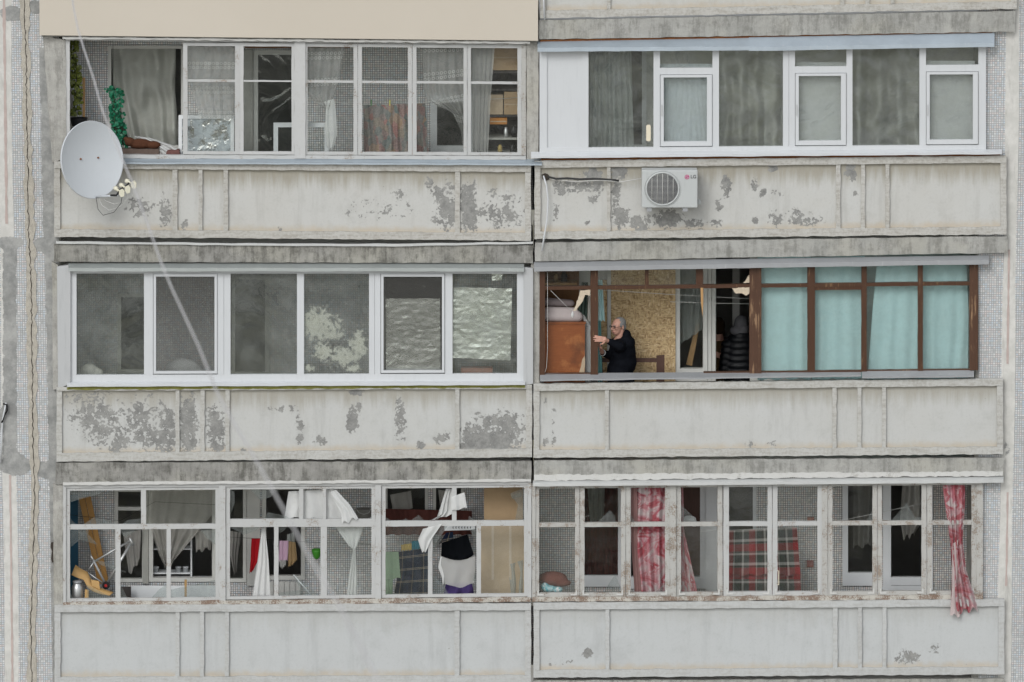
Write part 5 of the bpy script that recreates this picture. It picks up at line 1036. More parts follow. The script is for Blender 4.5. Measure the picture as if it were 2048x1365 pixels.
tb('top_tube', [(188, 1124, .42), (262, 1081, .50)], .014); tb('down_tube', [(262, 1086, .50), (212, 1171, .44)], .019); tb('seat_tube', [(187, 1121, .42), (212, 1171, .44)], .015, 'zinc_grey'); tb('seat_post', [(182, 1112, .42), (188, 1124, .42)], .012)
tb('head_tube', [(259, 1076, .50), (267, 1092, .50)], .02); tb('seat_stay', [(188, 1124, .42), (174, 1145, .42)], .009); tb('chain_stay', [(212, 1171, .44), (176, 1146, .42)], .009)
mb = MB(); c = W(212, 1171, .43); mb.lathe([(.001, -.02), (.05, -.02), (.05, .02), (.001, .02)], c, 14, (0, 1, 0)); mb.build('crank', 'black_plastic', o); mb = MB(); mb.lathe([(.001, -.03), (.02, -.03), (.02, .03), (.001, .03)], c, 10, (0, 1, 0)); mb.build('crank_cap', 'red_plastic', o)
cord('brake_cable', 'black brake cable loop beside the bicycle frame', [(212, 1171, .42), (225, 1168, .4), (226, 1180, .4), (214, 1185, .4)], .004, 'cord_dark', 'cable')
mb = MB(); ctr = [(146, 1140), (156, 1146), (170, 1152), (178, 1168), (190, 1178), (205, 1184), (222, 1188)]; n = len(ctr)
for i, (x, y) in enumerate(ctr):
    w = 10 - i * 1.1; mb.v += [W(x + 5, y - w, .30), W(x - 3, y + w, .20)]
    mb.v += [W(x + 5, y - w, .30) + Vector((0, .012, -.008)), W(x - 3, y + w, .20) + Vector((0, .012, -.008))]
for i in range(n - 1):
    k = i * 4; mb.f += [(k, k + 1, k + 5, k + 4), (k + 2, k + 6, k + 7, k + 3), (k, k + 4, k + 6, k + 2), (k + 1, k + 3, k + 7, k + 5)]
mb.smooth = True; mb.build('bent_board', 'ply', None, 'bent light brown fibreboard scrap over the milk can', 'board')
mb = MB(); mb.prism([(182, 1160), (198, 1163), (200, 1180), (184, 1172)], .24, .26); mb.prism([(144, 1134), (153, 1140), (150, 1152), (146, 1150)], .28, .3) if False else None; mb.build('wood_scrap', 'ply', None, 'small square fibreboard scrap beside the bent one', 'board')
bar(None, 'wood_scrap', [(170, 1180), (177, 1181), (177, 1200), (169, 1200)], .15, .2, 'ply', label='short light batten on the window board by milk can', cat='batten')
o = thing('milk_can', 'dented aluminium milk can at the left end of the window board', 'milk can', W(155, 1201, .21)); mb = MB(); mb.smooth = True
c = W(155, 1200, .21); mb.lathe([(.07, 0), (.077, .008), (.077, .15), (.07, .18), (.055, .20), (.055, .225)], c, 20); mb.build('body', 'steel', o)
mb = MB(); mb.smooth = True; mb.lathe([(.062, .224), (.062, .245), (.05, .252), (.001, .255)], c, 20); mb.build('lid', 'zinc_grey', o)
board('pale grey low panel at the bottom of left frame', 262, 1172, 440, 1240, .75, 'pvc_inner', 'low_panel', 'panel'); board('brown scrap of wood behind the lower middle pane', 242, 1174, 262, 1200, .6, 'dark_wood', 'wood_scrap', 'scrap')
bar(None, 'stick', [(369, 1160), (373.5, 1160), (373.5, 1215), (369, 1215)], .5, .52, 'ply', label='upright light wooden stick before the low grey panel', cat='stick')
o = thing('pot_shelf', 'white shelf in the wide dark window carrying flower pots', 'shelf', W(345, 1146, YB + .2))
bar(o, 'shelf_board', [(306, 1146), (382, 1146), (382, 1148.5), (306, 1148.5)], YB + .06, YB + .28, 'pvc_inner'); bar(o, 'shelf_upright', [(381, 1056), (384, 1056), (384, 1158), (381, 1158)], YB + .06, YB + .28, 'pvc_inner'); bar(o, 'shelf_board', [(306, 1098), (381, 1098), (381, 1100), (306, 1100)], YB + .06, YB + .28, 'pvc_inner')
for px, lab in ((312, 'leftmost white flower pot on shelf in the dark window'), (357, 'middle white flower pot on shelf in the dark window'), (371, 'rightmost white flower pot on shelf in the dark window')):
    mb = MB(); mb.smooth = True; c = W(px, 1146, YB + .12); mb.lathe([(.026, 0), (.036, .07), (.04, .07), (.04, .08), (.034, .08), (.03, .06)], c, 14); mb.build('flower_pot', 'pvc', None, lab, 'flower pot', 'flower pots in the dark window')
mb = MB(); mb.smooth = True; c = W(633, 1119, .9); mb.lathe([(.02, 0), (.045, .03), (.06, .10), (.062, .135), (.055, .13), (.04, .04)], c, 18); mb.build('green_bowl', m_plain('green_plastic', (.06, .28, .03), .4), None, 'green plastic bowl hanging on the mosaic wall', 'bowl')
mb = MB(); mb.smooth = True; c = W(727, 1037, .9); mb.lathe([(.06, 0), (.09, .02), (.105, .12), (.11, .125), (.10, .11)], c, 18); BAS = thing('basin', 'grey basin hanging above the tied curtain', 'basin', c); mb.build('bowl', m_metal('enamel', (.25, .24, .22), .4, .2), BAS)
mb = MB(); mb.tube([W(*p) for p in [(711, 1016, .82), (718, 1026, .8), (728, 1029, .8), (738, 1026, .8), (742, 1018, .82)]], .004, 6); mb.build('bail', 'cord_white', BAS)
cord('leaning_batten', 'thin pale batten leaning below the brown laundry', [(587, 1150, .3), (622, 1190, .2)], .008, 'pvc_inner', 'batten')
board('light brown cardboard sheet in the upper right of broken glazing', 968, 966, 1046, 1046, .5, 'cardboard', 'cardboard_sheet', 'cardboard')
o = board('taped brown cardboard behind the dusty lower right pane', 958, 1050, 1052, 1215, .42, 'cardboard_pale', 'cardboard_sheet', 'cardboard')
mb = MB()
for i, (x, w) in enumerate(((983, 5), (1018, 5))): bar(o, 'tape', [(x, 1052), (x + w, 1052), (x + w, 1160), (x, 1160)], .414, .418, m_plain('tape_%s' % 'ab'[i], (.5, .42, .33), .5))
bar(None, 'ornamented_board', [(889, 1051), (950, 1049), (950, 1060), (889, 1062)], .44, .46, 'pvc_inner', label='white strip with dark ornaments above the black cloth', cat='panel')
MARK = bpy.data.objects[-1] if False else None
for k in range(7):
    x = 905 + k * 5.8; mb = MB(); mb.prism([(x, 1054), (x + 2.8, 1053.4), (x + 1.6, 1055.4), (x + 2.2, 1058.6), (x + .6, 1057)], .4365, .439); mb.build('ornament_mark', 'black_plastic', bpy.data.objects['ornamented_board'])
# bottom right things
mb = union([('b', W(1105, 1158, .30), (.20, .14, .10)), ('b', W(1122, 1166, .28), (.14, .10, .05))], .014); mb.build('brown_hat', m_fabric('hat', (.22, .09, .075), .12, 14), None, 'reddish brown hat lying in the first narrow sash', 'hat')
mb = union([('b', W(1098, 1178, .19), (.10, .05, .05)), ('b', W(1114, 1180, .20), (.08, .05, .045)), ('b', W(1090, 1174, .2), (.06, .05, .06))], .008, 2)
g = G('bag'); n = g.noise(8, 3, .5, None, 1.5); g.done(g.bsdf(g.ramp(n, (.38, (.62, .64, .64)), (.5, (.08, .36, .42)), (.58, (.60, .62, .6)), (.68, (.2, .4, .04))), .35, 0, g.bump(g.noise(20, 4), .8, .02)))
mb.build('plastic_bag', 'bag', None, 'white and turquoise plastic bag below the brown hat', 'bag')
mb = MB(); mb.rect(1614, 1122, 1627, 1135, YB - .05, YB - .005); mb.build('red_box', m_plain('dullred', (.30, .10, .08), .7), None, 'small dull red box on the mosaic right of plaid blanket', 'box')
mb = MB(); mb.rect(1615, 1036, 1628, 1042, YB - .08, YB - .005); mb.build('wall_socket', 'brickred', None, 'small reddish fitting on the mosaic above red box', 'fitting')
mb = union([('b', W(1378, 1040, .5), (.10, .06, .06)), ('b', W(1388, 1048, .5), (.06, .05, .04))], .01); mb.build('white_bundle', 'white_cloth', None, 'rounded pale bundle behind the fourth sash bar', 'bundle')
cloth('pale_wallpaper', 'torn pale wallpaper inside the open dark balcony door', 'wallpaper', [(1806, 950), (1800, 1040), (1806, 1076)], [(1838, 950), (1846, 1040), (1828, 1070)], YB + .5, 'beige_drape', .04, 2, wild=.06, ph=.2, hem=6)
cloth('grey_drape', 'grey drape inside the dark window left of open door', 'curtain', [(1706, 950), (1706, 1095)], [(1750, 950), (1748, 1090)], YB + .3, 'grey_cloth', .04, 2, wild=.04, ph=1.2, hem=4)
cloth('beige_drape', 'beige drape behind the upper second narrow sash', 'curtain', [(1172, 940), (1180, 1044)], [(1210, 940), (1208, 1040)], YB + .06, 'beige_drape', .02, 3, ph=.2)

# ================================================================== outside: dish, air conditioner, cables
m_dirty('dish_paint', (.545, .575, .60), .45, .07, .3); m_plain('lnb_cream', (.62, .60, .48), .5); m_dirty('ac_paint', (.45, .47, .465), .45, .22); m_plain('ac_grill', (.60, .60, .57), .4)
m_plain('ac_dark', (.06, .065, .075), .6, .3, 30)
o = thing('satellite_dish', 'large pale grey satellite dish on the upper left parapet', 'satellite dish', W(184, 398, -.4))
c = W(184.5, 320, -.55); yaw = R(38); fw = Vector((math.sin(yaw), -math.cos(yaw), .12)).normalized(); sd = Vector((math.cos(yaw), math.sin(yaw), 0)); up = sd.cross(fw) * -1
if up.z < 0: up = -up
rx, rz = .357 / math.cos(yaw), .478
mb = MB(); mb.smooth = True; NR, NA = 12, 56
def dsh(r, t, back=0): return c + sd * rx * r * math.cos(t) + up * rz * r * math.sin(t) - fw * (.085 * (1 - r * r) + back)
mb.v.append(dsh(0, 0))
for i in range(1, NR + 1):
    for k in range(NA): mb.v.append(dsh(i / NR, 6.2832 * k / NA))
mb.f += [(0, 1 + k, 1 + (k + 1) % NA) for k in range(NA)]
for i in range(NR - 1):
    for k in range(NA): a, b = 1 + i * NA, 1 + (i + 1) * NA; mb.f.append((a + k, b + k, b + (k + 1) % NA, a + (k + 1) % NA))
mb.build('reflector', 'dish_paint', o)
mb = MB(); mb.smooth = True; nb = 0
for ring, (r, bk) in enumerate(((1.0, 0), (1.025, -.004), (1.03, .012), (1.02, .03), (.985, .028), (.5, .02), (.02, .02))):
    for k in range(NA): mb.v.append(dsh(r, 6.2832 * k / NA, bk))
for i in range(6):
    for k in range(NA): a, b = i * NA, (i + 1) * NA; mb.f.append((a + k, a + (k + 1) % NA, b + (k + 1) % NA, b + k))
mb.build('rim', 'dish_paint', o)
for px, py in ((161, 318.5), (196, 316)):
    t = W(px, py, 0); d_ = (t - CAM).normalized(); s_ = (c - fw * .075 - CAM).dot(fw) / d_.dot(fw); q = CAM + d_ * s_; mb = MB(); mb.lathe([(.001, -.004), (.012, -.004), (.012, .012), (.001, .014)], q, 8, tuple(fw)); mb.build('bolt', 'rust', o)
def tube(name, pts, r, mat, par, n=8): mb = MB(); mb.smooth = True; mb.tube(pts, r, n); return mb.build(name, mat, par)
bot = dsh(.99, -math.pi / 2 + .05); arm_end = W(236, 391, -1.0)
tube('arm', [bot + fw * -.02, bot.lerp(arm_end, .5), arm_end], .014, 'dish_paint', o)
heads = [(236, 381, 0), (248, 374, 1), (260, 365, 2)]
tube('multi_holder', [W(221, 391, -.97), W(233, 391, -1.0), W(240, 380, -1.0), W(252, 372, -1.0), W(263, 362, -1.0)], .013, 'black_plastic', o)
for x, y, k in heads:
    p = W(x, y, -1.0); dirn = (c + Vector((0, 0, -.1)) - p).normalized(); l = thing if False else None
    h = MB(); h.smooth = True; h.lathe([(.001, .075), (.028, .07), (.030, .03), (.016, .02), (.016, -.01), (.001, -.02)], p, 12, tuple(dirn)); hd = h.build('receiver_head', 'lnb_cream', o)
    b = MB(); q = W(x + 8, y + 8, -1.0); b.prism([(x + 2, y + 0), (x + 9, y - 3), (x + 13, y + 2), (x + 12, y + 12), (x + 6, y + 14), (x + 2, y + 8)], -1.02, -.96); b.build('receiver_box', 'lnb_cream', hd)
    w_ = MB(); w_.smooth = True; w_.tube([W(x + 8, y + 13, -.99), W(x + 6, y + 26, -.99), W(x - 8, y + 44 - k * 4, -.9), W(x - 30, y + 50 - k * 3, -.8), W(x - 40 - k * 4, y + 38, -.7), W(x - 44 - k * 8, y + 14 + k * 6, -.6)], .0035, 5); w_.build('cable', 'cord_white' if k else 'cord_dark', o)
tube('wall_mast', [c - fw * .12, c - fw * .30 + Vector((0, .1, -.05)), Vector((c.x - .1, -.05, c.z - .25))], .022, 'zinc_grey', o)
mb = MB(); mb.box(c.x - .18, c.x - .02, -.06, -.014, c.z - .36, c.z - .14); mb.build('wall_plate', 'zinc_grey', o)

o = AC = thing('air_conditioner', 'white outdoor air conditioner unit with round fan grille', 'air conditioner', W(1340, 417, -.2))
a = W(1284, 341, -.36); b = W(1395, 416, -.36); mb = MB(); mb.box(a.x, b.x, -.36, -.09, b.z, a.z)
bm = bmesh.new(); me = bpy.data.meshes.new('t'); me.from_pydata(mb.v, [], mb.f); bm.from_mesh(me); bmesh.ops.bevel(bm, geom=bm.edges[:], offset=.012, segments=2, affect='EDGES', profile=.6); bm.normal_update()
mb = MB(); mb.v = [v.co.copy() for v in bm.verts]; mb.f = [tuple(v.index for v in f.verts) for f in bm.faces]; bm.verts.ensure_lookup_table(); mb.build('casing', 'ac_paint', o); bm.free()
fc = W(1325, 378, -.36); fr = 30.5 * PXM
mb = MB(); mb.lathe([(.001, 0), (fr, 0), (fr, .003), (.001, .003)], fc + Vector((0, -.0005, 0)), 40, (0, -1, 0)); mb.build('fan_shade_disc', 'ac_dark', o)  # flat dark disc paints the shaded fan recess onto the closed casing
ring = MB(); ring.smooth = True; N = 48
ring.tube([fc + Vector((math.cos(6.2832 * k / N) * (fr + .012), -.008, math.sin(6.2832 * k / N) * (fr + .012))) for k in range(N + 1)], .012, 8, False); ring.build('grille_ring', 'ac_paint', o)
ring = MB(); ring.smooth = True; ring.tube([fc + Vector((math.cos(6.2832 * k / N) * (fr + .034), -.001, math.sin(6.2832 * k / N) * (fr + .034))) for k in range(N + 1)], .006, 6, False); ring.build('grille_ring', 'ac_paint', o)
for k in range(-12, 13):
    z = k * fr / 12.7; x = math.sqrt(max(0, fr * fr - z * z)); tube('grille_wire', [fc + Vector((-x, -.014, z)), fc + Vector((x, -.014, z))], .0019, 'ac_grill', o, 5)
for k in range(-2, 3):
    x = k * fr / 2.9; z = math.sqrt(max(0, fr * fr - x * x)); tube('grille_wire', [fc + Vector((x, -.019, -z)), fc + Vector((x, -.019, z))], .0030, 'ac_grill', o, 5)
m_plain('logo_red', (.42, .04, .16), .5, .03); m_plain('logo_grey', (.10, .10, .105), .5, .03)
def text(body, px, py, h, d, mat, name):
    cu = bpy.data.curves.new(name, 'FONT'); cu.body = body; cu.size = h * PXM / .70; cu.align_x = 'LEFT'; cu.extrude = .001; cu.offset = .0012
    t = bpy.data.objects.new('t', cu); COL.objects.link(t); me = bpy.data.meshes.new_from_object(t.evaluated_get(bpy.context.evaluated_depsgraph_get())); COL.objects.unlink(t); bpy.data.objects.remove(t)
    p = W(px, py, d); mb = MB(); mb.v = [Vector((p.x + v.co.x, d - v.co.z, p.z + v.co.y)) for v in me.vertices]; mb.f = [tuple(f.vertices) for f in me.polygons]; return mb.build(name, mat, AC)
text('LG', 1381, 357, 6.6, -.3635, 'logo_grey', 'logo_lettering')
lc = W(1374, 354.5, -.3615); lr = 4.6 * PXM
mb = MB(); mb.lathe([(.001, 0), (lr, 0), (lr, .002), (.001, .002)], lc, 28, (0, -1, 0)); mb.build('logo_disc', 'logo_red', o)
mb = MB(); mb.tube([lc + Vector((math.cos(t) * lr * .68, -.004, math.sin(t) * lr * .68)) for t in [R(45 + 315 * k / 20) for k in range(21)]] + [lc + Vector((lr * .15, -.004, 0))], lr * .07, 5); mb.build('logo_line', 'pvc', o)
mb = MB(); mb.tube([lc + Vector((-lr * .02, -.004, lr * .42)), lc + Vector((-lr * .02, -.004, -lr * .36)), lc + Vector((lr * .3, -.004, -lr * .36))], lr * .07, 5); mb.build('logo_line', 'pvc', o)
mb = MB(); mb.lathe([(.001, 0), (lr * .12, 0), (lr * .12, .002), (.001, .002)], lc + Vector((-lr * .38, -.003, lr * .22)), 10, (0, -1, 0)); mb.build('logo_dot', 'pvc', o)
for x0, x1 in ((1294, 1303), (1365, 1375)):
    p = W(x0, 417, -.3); q = W(x1, 417, -.3); mb = MB(); mb.box(p.x, q.x, -.34, -.014, b.z - .05, b.z - .002); mb.build('bracket', 'zinc_grey', o)
bar(o, 'side_valve', [(1396, 400), (1402, 402), (1402, 408), (1396, 410)], -.2, -.12, 'ac_paint')
cord('insulated_pipe', 'black insulated pipe running from the wall to air conditioner', [(1096, 354, -.03), (1112, 358, -.05), (1135, 357, -.05), (1160, 359, -.05), (1190, 358, -.05), (1222, 360, -.05), (1238, 362, -.06)], .013, 'cord_dark', 'pipe', 10)
cord('thin_cable', 'thin white cable beside the insulated pipe', [(1105, 359, -.04), (1150, 364, -.04), (1200, 361, -.05), (1245, 364, -.06), (1284, 357, -.1)], .006, 'cord_white', 'cable')
cord('drain_hose', 'white drain hose hanging left of the air conditioner', [(1087, 352, -.03), (1093, 372, -.06), (1096, 400, -.06), (1094, 440, -.06), (1088, 475, -.06), (1084, 502, -.06)], .011, 'pvc', 'hose', 8)
cord('drain_hose', 'short white hose end at the top edge of the wall', [(1086, -30, -.05), (1089, 40, -.05)], .011, 'pvc', 'hose', 8)
mb = MB(); mb.prism(rough([(1083, 350), (1090, 347), (1098, 351), (1099, 359), (1092, 362), (1085, 359)], 4, 1), .02, .047); mb.build('hole_shade', 'crevice_shade', None, 'dark ragged plate painted as the shade of the hose hole', 'hole')  # solid dark plate, the hole's shade is put into its colour
cord('wall_cable', 'white cable stub with black clamp on the left wall', [(12, 806, .06), (9, 822, .05), (5, 840, .06), (3, 880, .06), (1, 925, .06)], .010, 'pvc', 'cable', 8)
cord('cable_clamp', 'black clamp on the left wall holding the white cable', [(6, 808, .06), (14, 810, .05), (14, 822, .05), (8, 832, .06), (4, 846, .06)], .012, 'black_plastic', 'clamp', 8)
# the cable that hangs in front of the building, close to the camera
yc = lambda py: -22 - py * .017
pts = [(140, -60), (146, 10), (156, 60), (170, 105), (188, 160), (196, 190), (206, 225), (226, 275), (262, 360), (303, 470), (322, 525), (345, 580), (372, 638), (396, 690), (412, 730), (436, 790), (470, 850), (520, 935), (570, 1025), (625, 1125), (680, 1215), (735, 1320), (790, 1430)]
m_plain('cable_pale', (.50, .49, .485), .6, .1, 30)
mb = MB(); mb.smooth = True; mb.tube([W(x, y, yc(y)) for x, y in pts], .0065, 8); mb.build('hanging_cable', 'cable_pale', None, 'pale blurred cable hanging in the foreground before the facade', 'cable')

# ================================================================== people
g = G('skin'); g.done(g.bsdf(g.mix(g.noise(30, 4), (.42, .22, .16), (.52, .30, .23)), .5, 0, None, .35))
m_fabric('coat_black', (.006, .007, .010), .4, 25, .9, 0, spec=.06); m_fabric('hair_grey', (.20, .20, .195), .3, 90, .8, 0); m_plain('lip', (.33, .13, .11), .5); m_plain('eye_dark', (.03, .02, .015), .2); m_plain('trousers', (.03, .032, .04), .9)
YM = .46
o = thing('person', 'grey haired man in glasses and black hooded coat gripping the brown post', 'person', W(1240, 900, YM))
H = W(1236.5, 653.5, YM); zfl = W(1240, 905, YM).z + .0
F_ = Vector((-.80, -.60, -.05)).normalized(); Lf = Vector((.60, -.80, 0)).normalized(); U_ = F_.cross(Lf)
if U_.z < 0: U_ = -U_
def hp(f, l, u): return H + F_ * f + Lf * l + U_ * u
rot = Matrix((F_, Lf, U_)).transposed().to_4x4()
def hb(f, l, u, a, b_, c_): return ('b', hp(f, l, u), (a, b_, c_), rot)
head = [hb(-.012, 0, .03, .096, .074, .085), hb(.03, 0, -.03, .062, .058, .085), hb(.045, 0, -.075, .038, .042, .032), hb(.083, 0, .022, .016, .045, .012), ('c', hp(.086, 0, .012), .010, hp(.110, 0, -.022), .014), hb(.100, .012, -.027, .011, .009, .008), hb(.100, -.012, -.027, .011, .009, .008),
        hb(.086, 0, -.052, .012, .022, .009), hb(.082, 0, -.064, .012, .020, .008), hb(.055, .042, -.012, .028, .02, .026), hb(.055, -.042, -.012, .028, .02, .026), hb(-.018, .076, -.006, .018, .009, .032), hb(-.018, -.076, -.006, .018, .009, .032)]
neck = hp(-.03, 0, -.10); base = Vector((H.x + .012, YM + .02, H.z - .20))
sh_n = Vector((base.x + .015, YM - .17, base.z - .035)); sh_f = Vector((base.x - .015, YM + .19, base.z - .035))
wr_n = W(1217, 683, .10); wr_f = W(1205, 706, .30); el_n = (sh_n + wr_n) / 2 + Vector((.06, -.05, -.02)); el_f = (sh_f + wr_f) / 2 + Vector((.05, .05, -.13))
hipc = Vector((base.x + .03, YM, zfl + .92)); chest = base + Vector((.02, 0, -.20)); belly = base + Vector((.0, -.01, -.42))
legs = []
for s in (-1, 1):
    hp_ = hipc + Vector((0, s * .09, -.02)); kn = Vector((hipc.x - .02, YM + s * .11, zfl + .48)); an = Vector((hipc.x + .02, YM + s * .12, zfl + .08)); legs += [('c', hp_, .088, kn, .058), ('c', kn, .058, an, .042), ('c', an + Vector((.03, 0, -.04)), .04, an + Vector((-.15, 0, -.05)), .032)]
def hand(wrist, palm_c, fdir, pn, spread, curl, thumb):
    """palm, four jointed fingers of different length, a thumb from the side of the palm"""
    fdir = fdir.normalized(); pn = pn.normalized(); ac = fdir.cross(pn).normalized(); out = [('c', wrist, .028, palm_c - fdir * .03, .026)]
    for k in range(4): out.append(('c', palm_c - fdir * .035 + ac * (k - 1.5) * .014, .0145, palm_c + fdir * .035 + ac * (k - 1.5) * .019, .0125))
    for k, ln in enumerate((.062, .072, .068, .052)):
        b0 = palm_c + fdir * .04 + ac * (k - 1.5) * .020; d1 = (fdir + ac * (k - 1.5) * spread).normalized(); p1 = b0 + d1 * ln * .5; d2 = (d1 + pn * curl).normalized(); p2 = p1 + d2 * ln * .32; d3 = (d2 + pn * curl).normalized(); p3 = p2 + d3 * ln * .28
        out += [('c', b0, .0098, p1, .0092), ('c', p1, .0092, p2, .0085), ('c', p2, .0085, p3, .0075)]
    t0 = palm_c - fdir * .03 + ac * thumb * .03; t1 = t0 + (fdir * .6 + ac * thumb * .8 + pn * .2).normalized() * .035; t2 = t1 + (fdir * .9 + ac * thumb * .3 + pn * .4).normalized() * .03
    return out + [('c', t0, .013, t1, .011), ('c', t1, .011, t2, .0085)]
hn = hand(wr_n, W(1205, 679, .035), Vector((-.97, -.22, .13)), Vector((-.2, .95, -.1)), .07, .22, 1); hf = hand(wr_f, W(1200, 694, .20), Vector((-.35, -.15, .9)), Vector((-.8, -.3, -.1)), .06, .5, 1)
body = head + [('c', neck + Vector((0, 0, .04)), .055, base, .065), ('c', base, .08, chest, .12), ('c', chest, .13, belly, .14), ('c', belly, .135, hipc, .13), ('c', sh_n, .05, el_n, .042), ('c', el_n, .042, wr_n, .028), ('c', sh_f, .05, el_f, .042), ('c', el_f, .042, wr_f, .028)] + legs + hn + hf
union(body, .0055, 3, .4).build('body', 'skin', o)
coat = [('c', base + Vector((.02, -.05, -.03)), .085, sh_n, .075), ('c', base + Vector((.02, .05, -.03)), .085, sh_f, .075), ('b', chest + Vector((.02, 0, .06)), (.185, .235, .19)), ('b', chest + Vector((.03, 0, -.06)), (.185, .235, .2)), ('b', belly + Vector((.01, 0, 0)), (.18, .23, .24)), ('b', hipc + Vector((.0, 0, .02)), (.18, .22, .20)), ('b', Vector((H.x + .02, YM - .03, H.z - .20)), (.085, .11, .055)), ('b', Vector((H.x - .02, YM - .0, H.z - .225)), (.07, .12, .05)),
        ('c', sh_n, .083, el_n, .068), ('c', el_n, .068, wr_n + (el_n - wr_n).normalized() * .015, .044), ('c', sh_f, .083, el_f, .068), ('c', el_f, .068, wr_f + (el_f - wr_f).normalized() * .02, .044),
        ('b', Vector((H.x + .105, YM + .03, H.z - .125)), (.065, .12, .085)), ('b', Vector((H.x + .125, YM + .0, H.z - .21)), (.10, .19, .09)), ('b', Vector((H.x + .095, YM - .08, H.z - .155)), (.07, .06, .06)), ('b', Vector((H.x + .04, YM - .09, H.z - .205)), (.06, .05, .04)), ('b', Vector((H.x + .05, YM + .11, H.z - .16)), (.07, .06, .06)), ('b', Vector((H.x - .03, YM + .12, H.z - .20)), (.06, .07, .045))]
union(coat, .011, 5, .5).build('coat', 'coat_black', o)
union([(p[0], p[1], p[2] * 1.22, p[3], p[4] * 1.22) for p in legs if p[4] > .035], .014, 4).build('trousers', 'trousers', o)
union([hb(-.030, 0, .043, .086, .0775, .080), hb(-.060, 0, -.005, .052, .072, .066), hb(-.02, .055, .03, .05, .024, .05), hb(-.02, -.055, .03, .05, .024, .05)], .006, 3).build('hair', 'hair_grey', o)
gl = MB(); gl.smooth = True
for s in (-1, 1):
    cc = hp(.098, s * .034, .008); gl.tube([cc + Lf * math.cos(6.2832 * k / 16) * .026 + U_ * math.sin(6.2832 * k / 16) * .019 for k in range(17)], .0028, 5, False); gl.tube([cc + Lf * s * .026, hp(.04, s * .078, .012), hp(-.03, s * .082, .006)], .0026, 5)
gl.tube([hp(.100, -.010, .010), hp(.103, 0, .013), hp(.100, .010, .010)], .0026, 5); gl.build('glasses', m_plain('glasses_dark', (.05, .04, .035), .4), o)
for s in (-1, 1):
    mb = MB(); mb.smooth = True; mb.lathe([(.001, .009), (.008, .006), (.010, 0), (.008, -.006), (.001, -.009)], hp(.082, s * .033, .006), 10); mb.build('eye', 'eye_dark', o)
    mb = MB(); mb.smooth = True; mb.tube([hp(.098, s * .015, .024), hp(.098, s * .033, .030), hp(.085, s * .052, .026)], .004, 6); mb.build('eyebrow', 'hair_grey', o)
mb = MB(); mb.smooth = True; mb.tube([hp(.082, -.024, -.060), hp(.097, -.010, -.057), hp(.099, 0, -.058), hp(.097, .010, -.057), hp(.082, .024, -.060)], [.002, .0045, .005, .0045, .002], 6); mb.build('mouth', 'lip', o)
cf = MB(); d_ = (el_f - wr_f).normalized(); cf.smooth = True; cf.tube([wr_f + d_ * .0, wr_f + d_ * .012], .043, 14); cf.build('shirt_cuff', 'white_cloth', o)

YP = YB + .42
o = thing('person', 'person seen from behind in dark doorway, grey hood, shiny black puffer jacket', 'person', W(1480, 880, YP))
c = W(1482, 655, YP); zf = W(1482, 890, YP).z - .1
b2 = [('b', c + Vector((.0, 0, .04)), (.085, .10, .11)), ('c', c + Vector((0, 0, -.06)), .06, c + Vector((0, 0, -.14)), .08), ('b', c + Vector((0, 0, -.38)), (.18, .13, .26)), ('b', c + Vector((0, 0, -.68)), (.17, .13, .18))]
for s in (-1, 1):
    b2 += [('c', c + Vector((s * .16, 0, -.20)), .065, c + Vector((s * .20, -.02, -.48)), .05), ('c', c + Vector((s * .20, -.02, -.48)), .05, c + Vector((s * .18, .10, -.70)), .04), ('c', c + Vector((s * .09, 0, -.78)), .09, Vector((c.x + s * .09, c.y, zf + .1)), .055), ('c', Vector((c.x + s * .09, c.y, zf + .05)), .05, Vector((c.x + s * .09, c.y + .14, zf + .04)), .04)]
union(b2, .012, 4).build('body', m_plain('dark_clothes', (.02, .02, .025), .9), o)
union([('b', c + Vector((0, -.005, .045)), (.095, .11, .122)), ('b', c + Vector((-.05, -.02, -.04)), (.10, .11, .07)), ('b', c + Vector((.02, -.03, -.03)), (.09, .10, .08))], .009, 4).build('hood', m_fabric('hood_grey', (.14, .14, .15), .15, 10), o)
m_plain('puffer', (.004, .005, .007), .5, .2, 9, 0, .4, .3)
pf = []
pf.append(('b', c + Vector((0, 0, -.09)), (.13, .14, .07)))
for k in range(8):
    z = -.15 - k * .085; w_ = .19 + .05 * min(1, k / 3); pf.append(('b', c + Vector((0, 0, z)), (w_, .17, .075)))
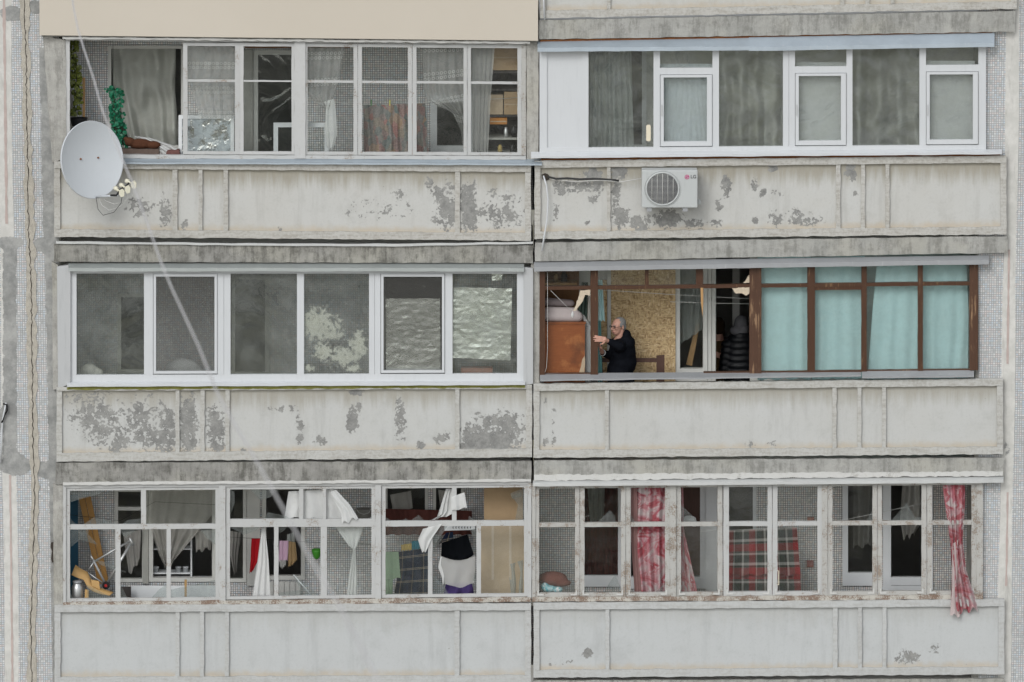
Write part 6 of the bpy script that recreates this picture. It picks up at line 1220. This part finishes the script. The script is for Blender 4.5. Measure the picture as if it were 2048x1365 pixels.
for s in (-1, 1):
    for k in range(6): pf.append(('b', (c + Vector((s * .18, -.02, -.22))).lerp(c + Vector((s * .225, -.04, -.62)), k / 5), (.085, .085, .055)))
union(pf, .012, 8).build('jacket', 'puffer', o)
YP = YB + .8
o = thing('person', 'dim person in brown coat at the left edge of dark doorway', 'person', W(1440, 880, YP)); c = W(1437, 655, YP); zf = W(1437, 890, YP).z - .1
union([('b', c, (.075, .09, .11)), ('c', c + Vector((0, 0, -.08)), .055, c + Vector((0, 0, -.15)), .07), ('b', c + Vector((0, 0, -.40)), (.17, .13, .27)), ('b', c + Vector((0, 0, -.72)), (.16, .13, .2)), ('c', c + Vector((.15, -.02, -.2)), .06, c + Vector((.19, -.08, -.42)), .05), ('c', c + Vector((.19, -.08, -.42)), .045, c + Vector((.05, -.2, -.36)), .035), ('c', c + Vector((-.15, -.02, -.2)), .06, c + Vector((-.17, -.05, -.5)), .045),
       ('c', c + Vector((.08, 0, -.8)), .09, Vector((c.x + .08, c.y, zf + .1)), .05), ('c', c + Vector((-.08, 0, -.8)), .09, Vector((c.x - .08, c.y, zf + .1)), .05)] + hand(c + Vector((.06, -.19, -.36)), c + Vector((.01, -.22, -.34)), Vector((-.9, -.2, .3)), Vector((0, -1, 0)), .06, .2, 1), .008, 4).build('body', 'skin', o)
union([('b', c + Vector((0, 0, -.42)), (.19, .15, .29)), ('b', c + Vector((0, 0, -.76)), (.19, .15, .22)), ('c', c + Vector((.15, -.02, -.2)), .08, c + Vector((.19, -.08, -.42)), .065), ('c', c + Vector((.19, -.08, -.42)), .065, c + Vector((.09, -.18, -.37)), .048), ('c', c + Vector((-.15, -.02, -.2)), .08, c + Vector((-.17, -.05, -.5)), .06)], .012, 4).build('coat', m_fabric('brown_coat', (.09, .055, .025), .3, 9), o)
union([('b', c + Vector((0, -.01, .02)), (.09, .105, .125)), ('b', c + Vector((.03, .04, -.08)), (.06, .06, .1))], .01, 3).build('hair', m_fabric('hair_brown', (.05, .03, .015), .3, 60), o)
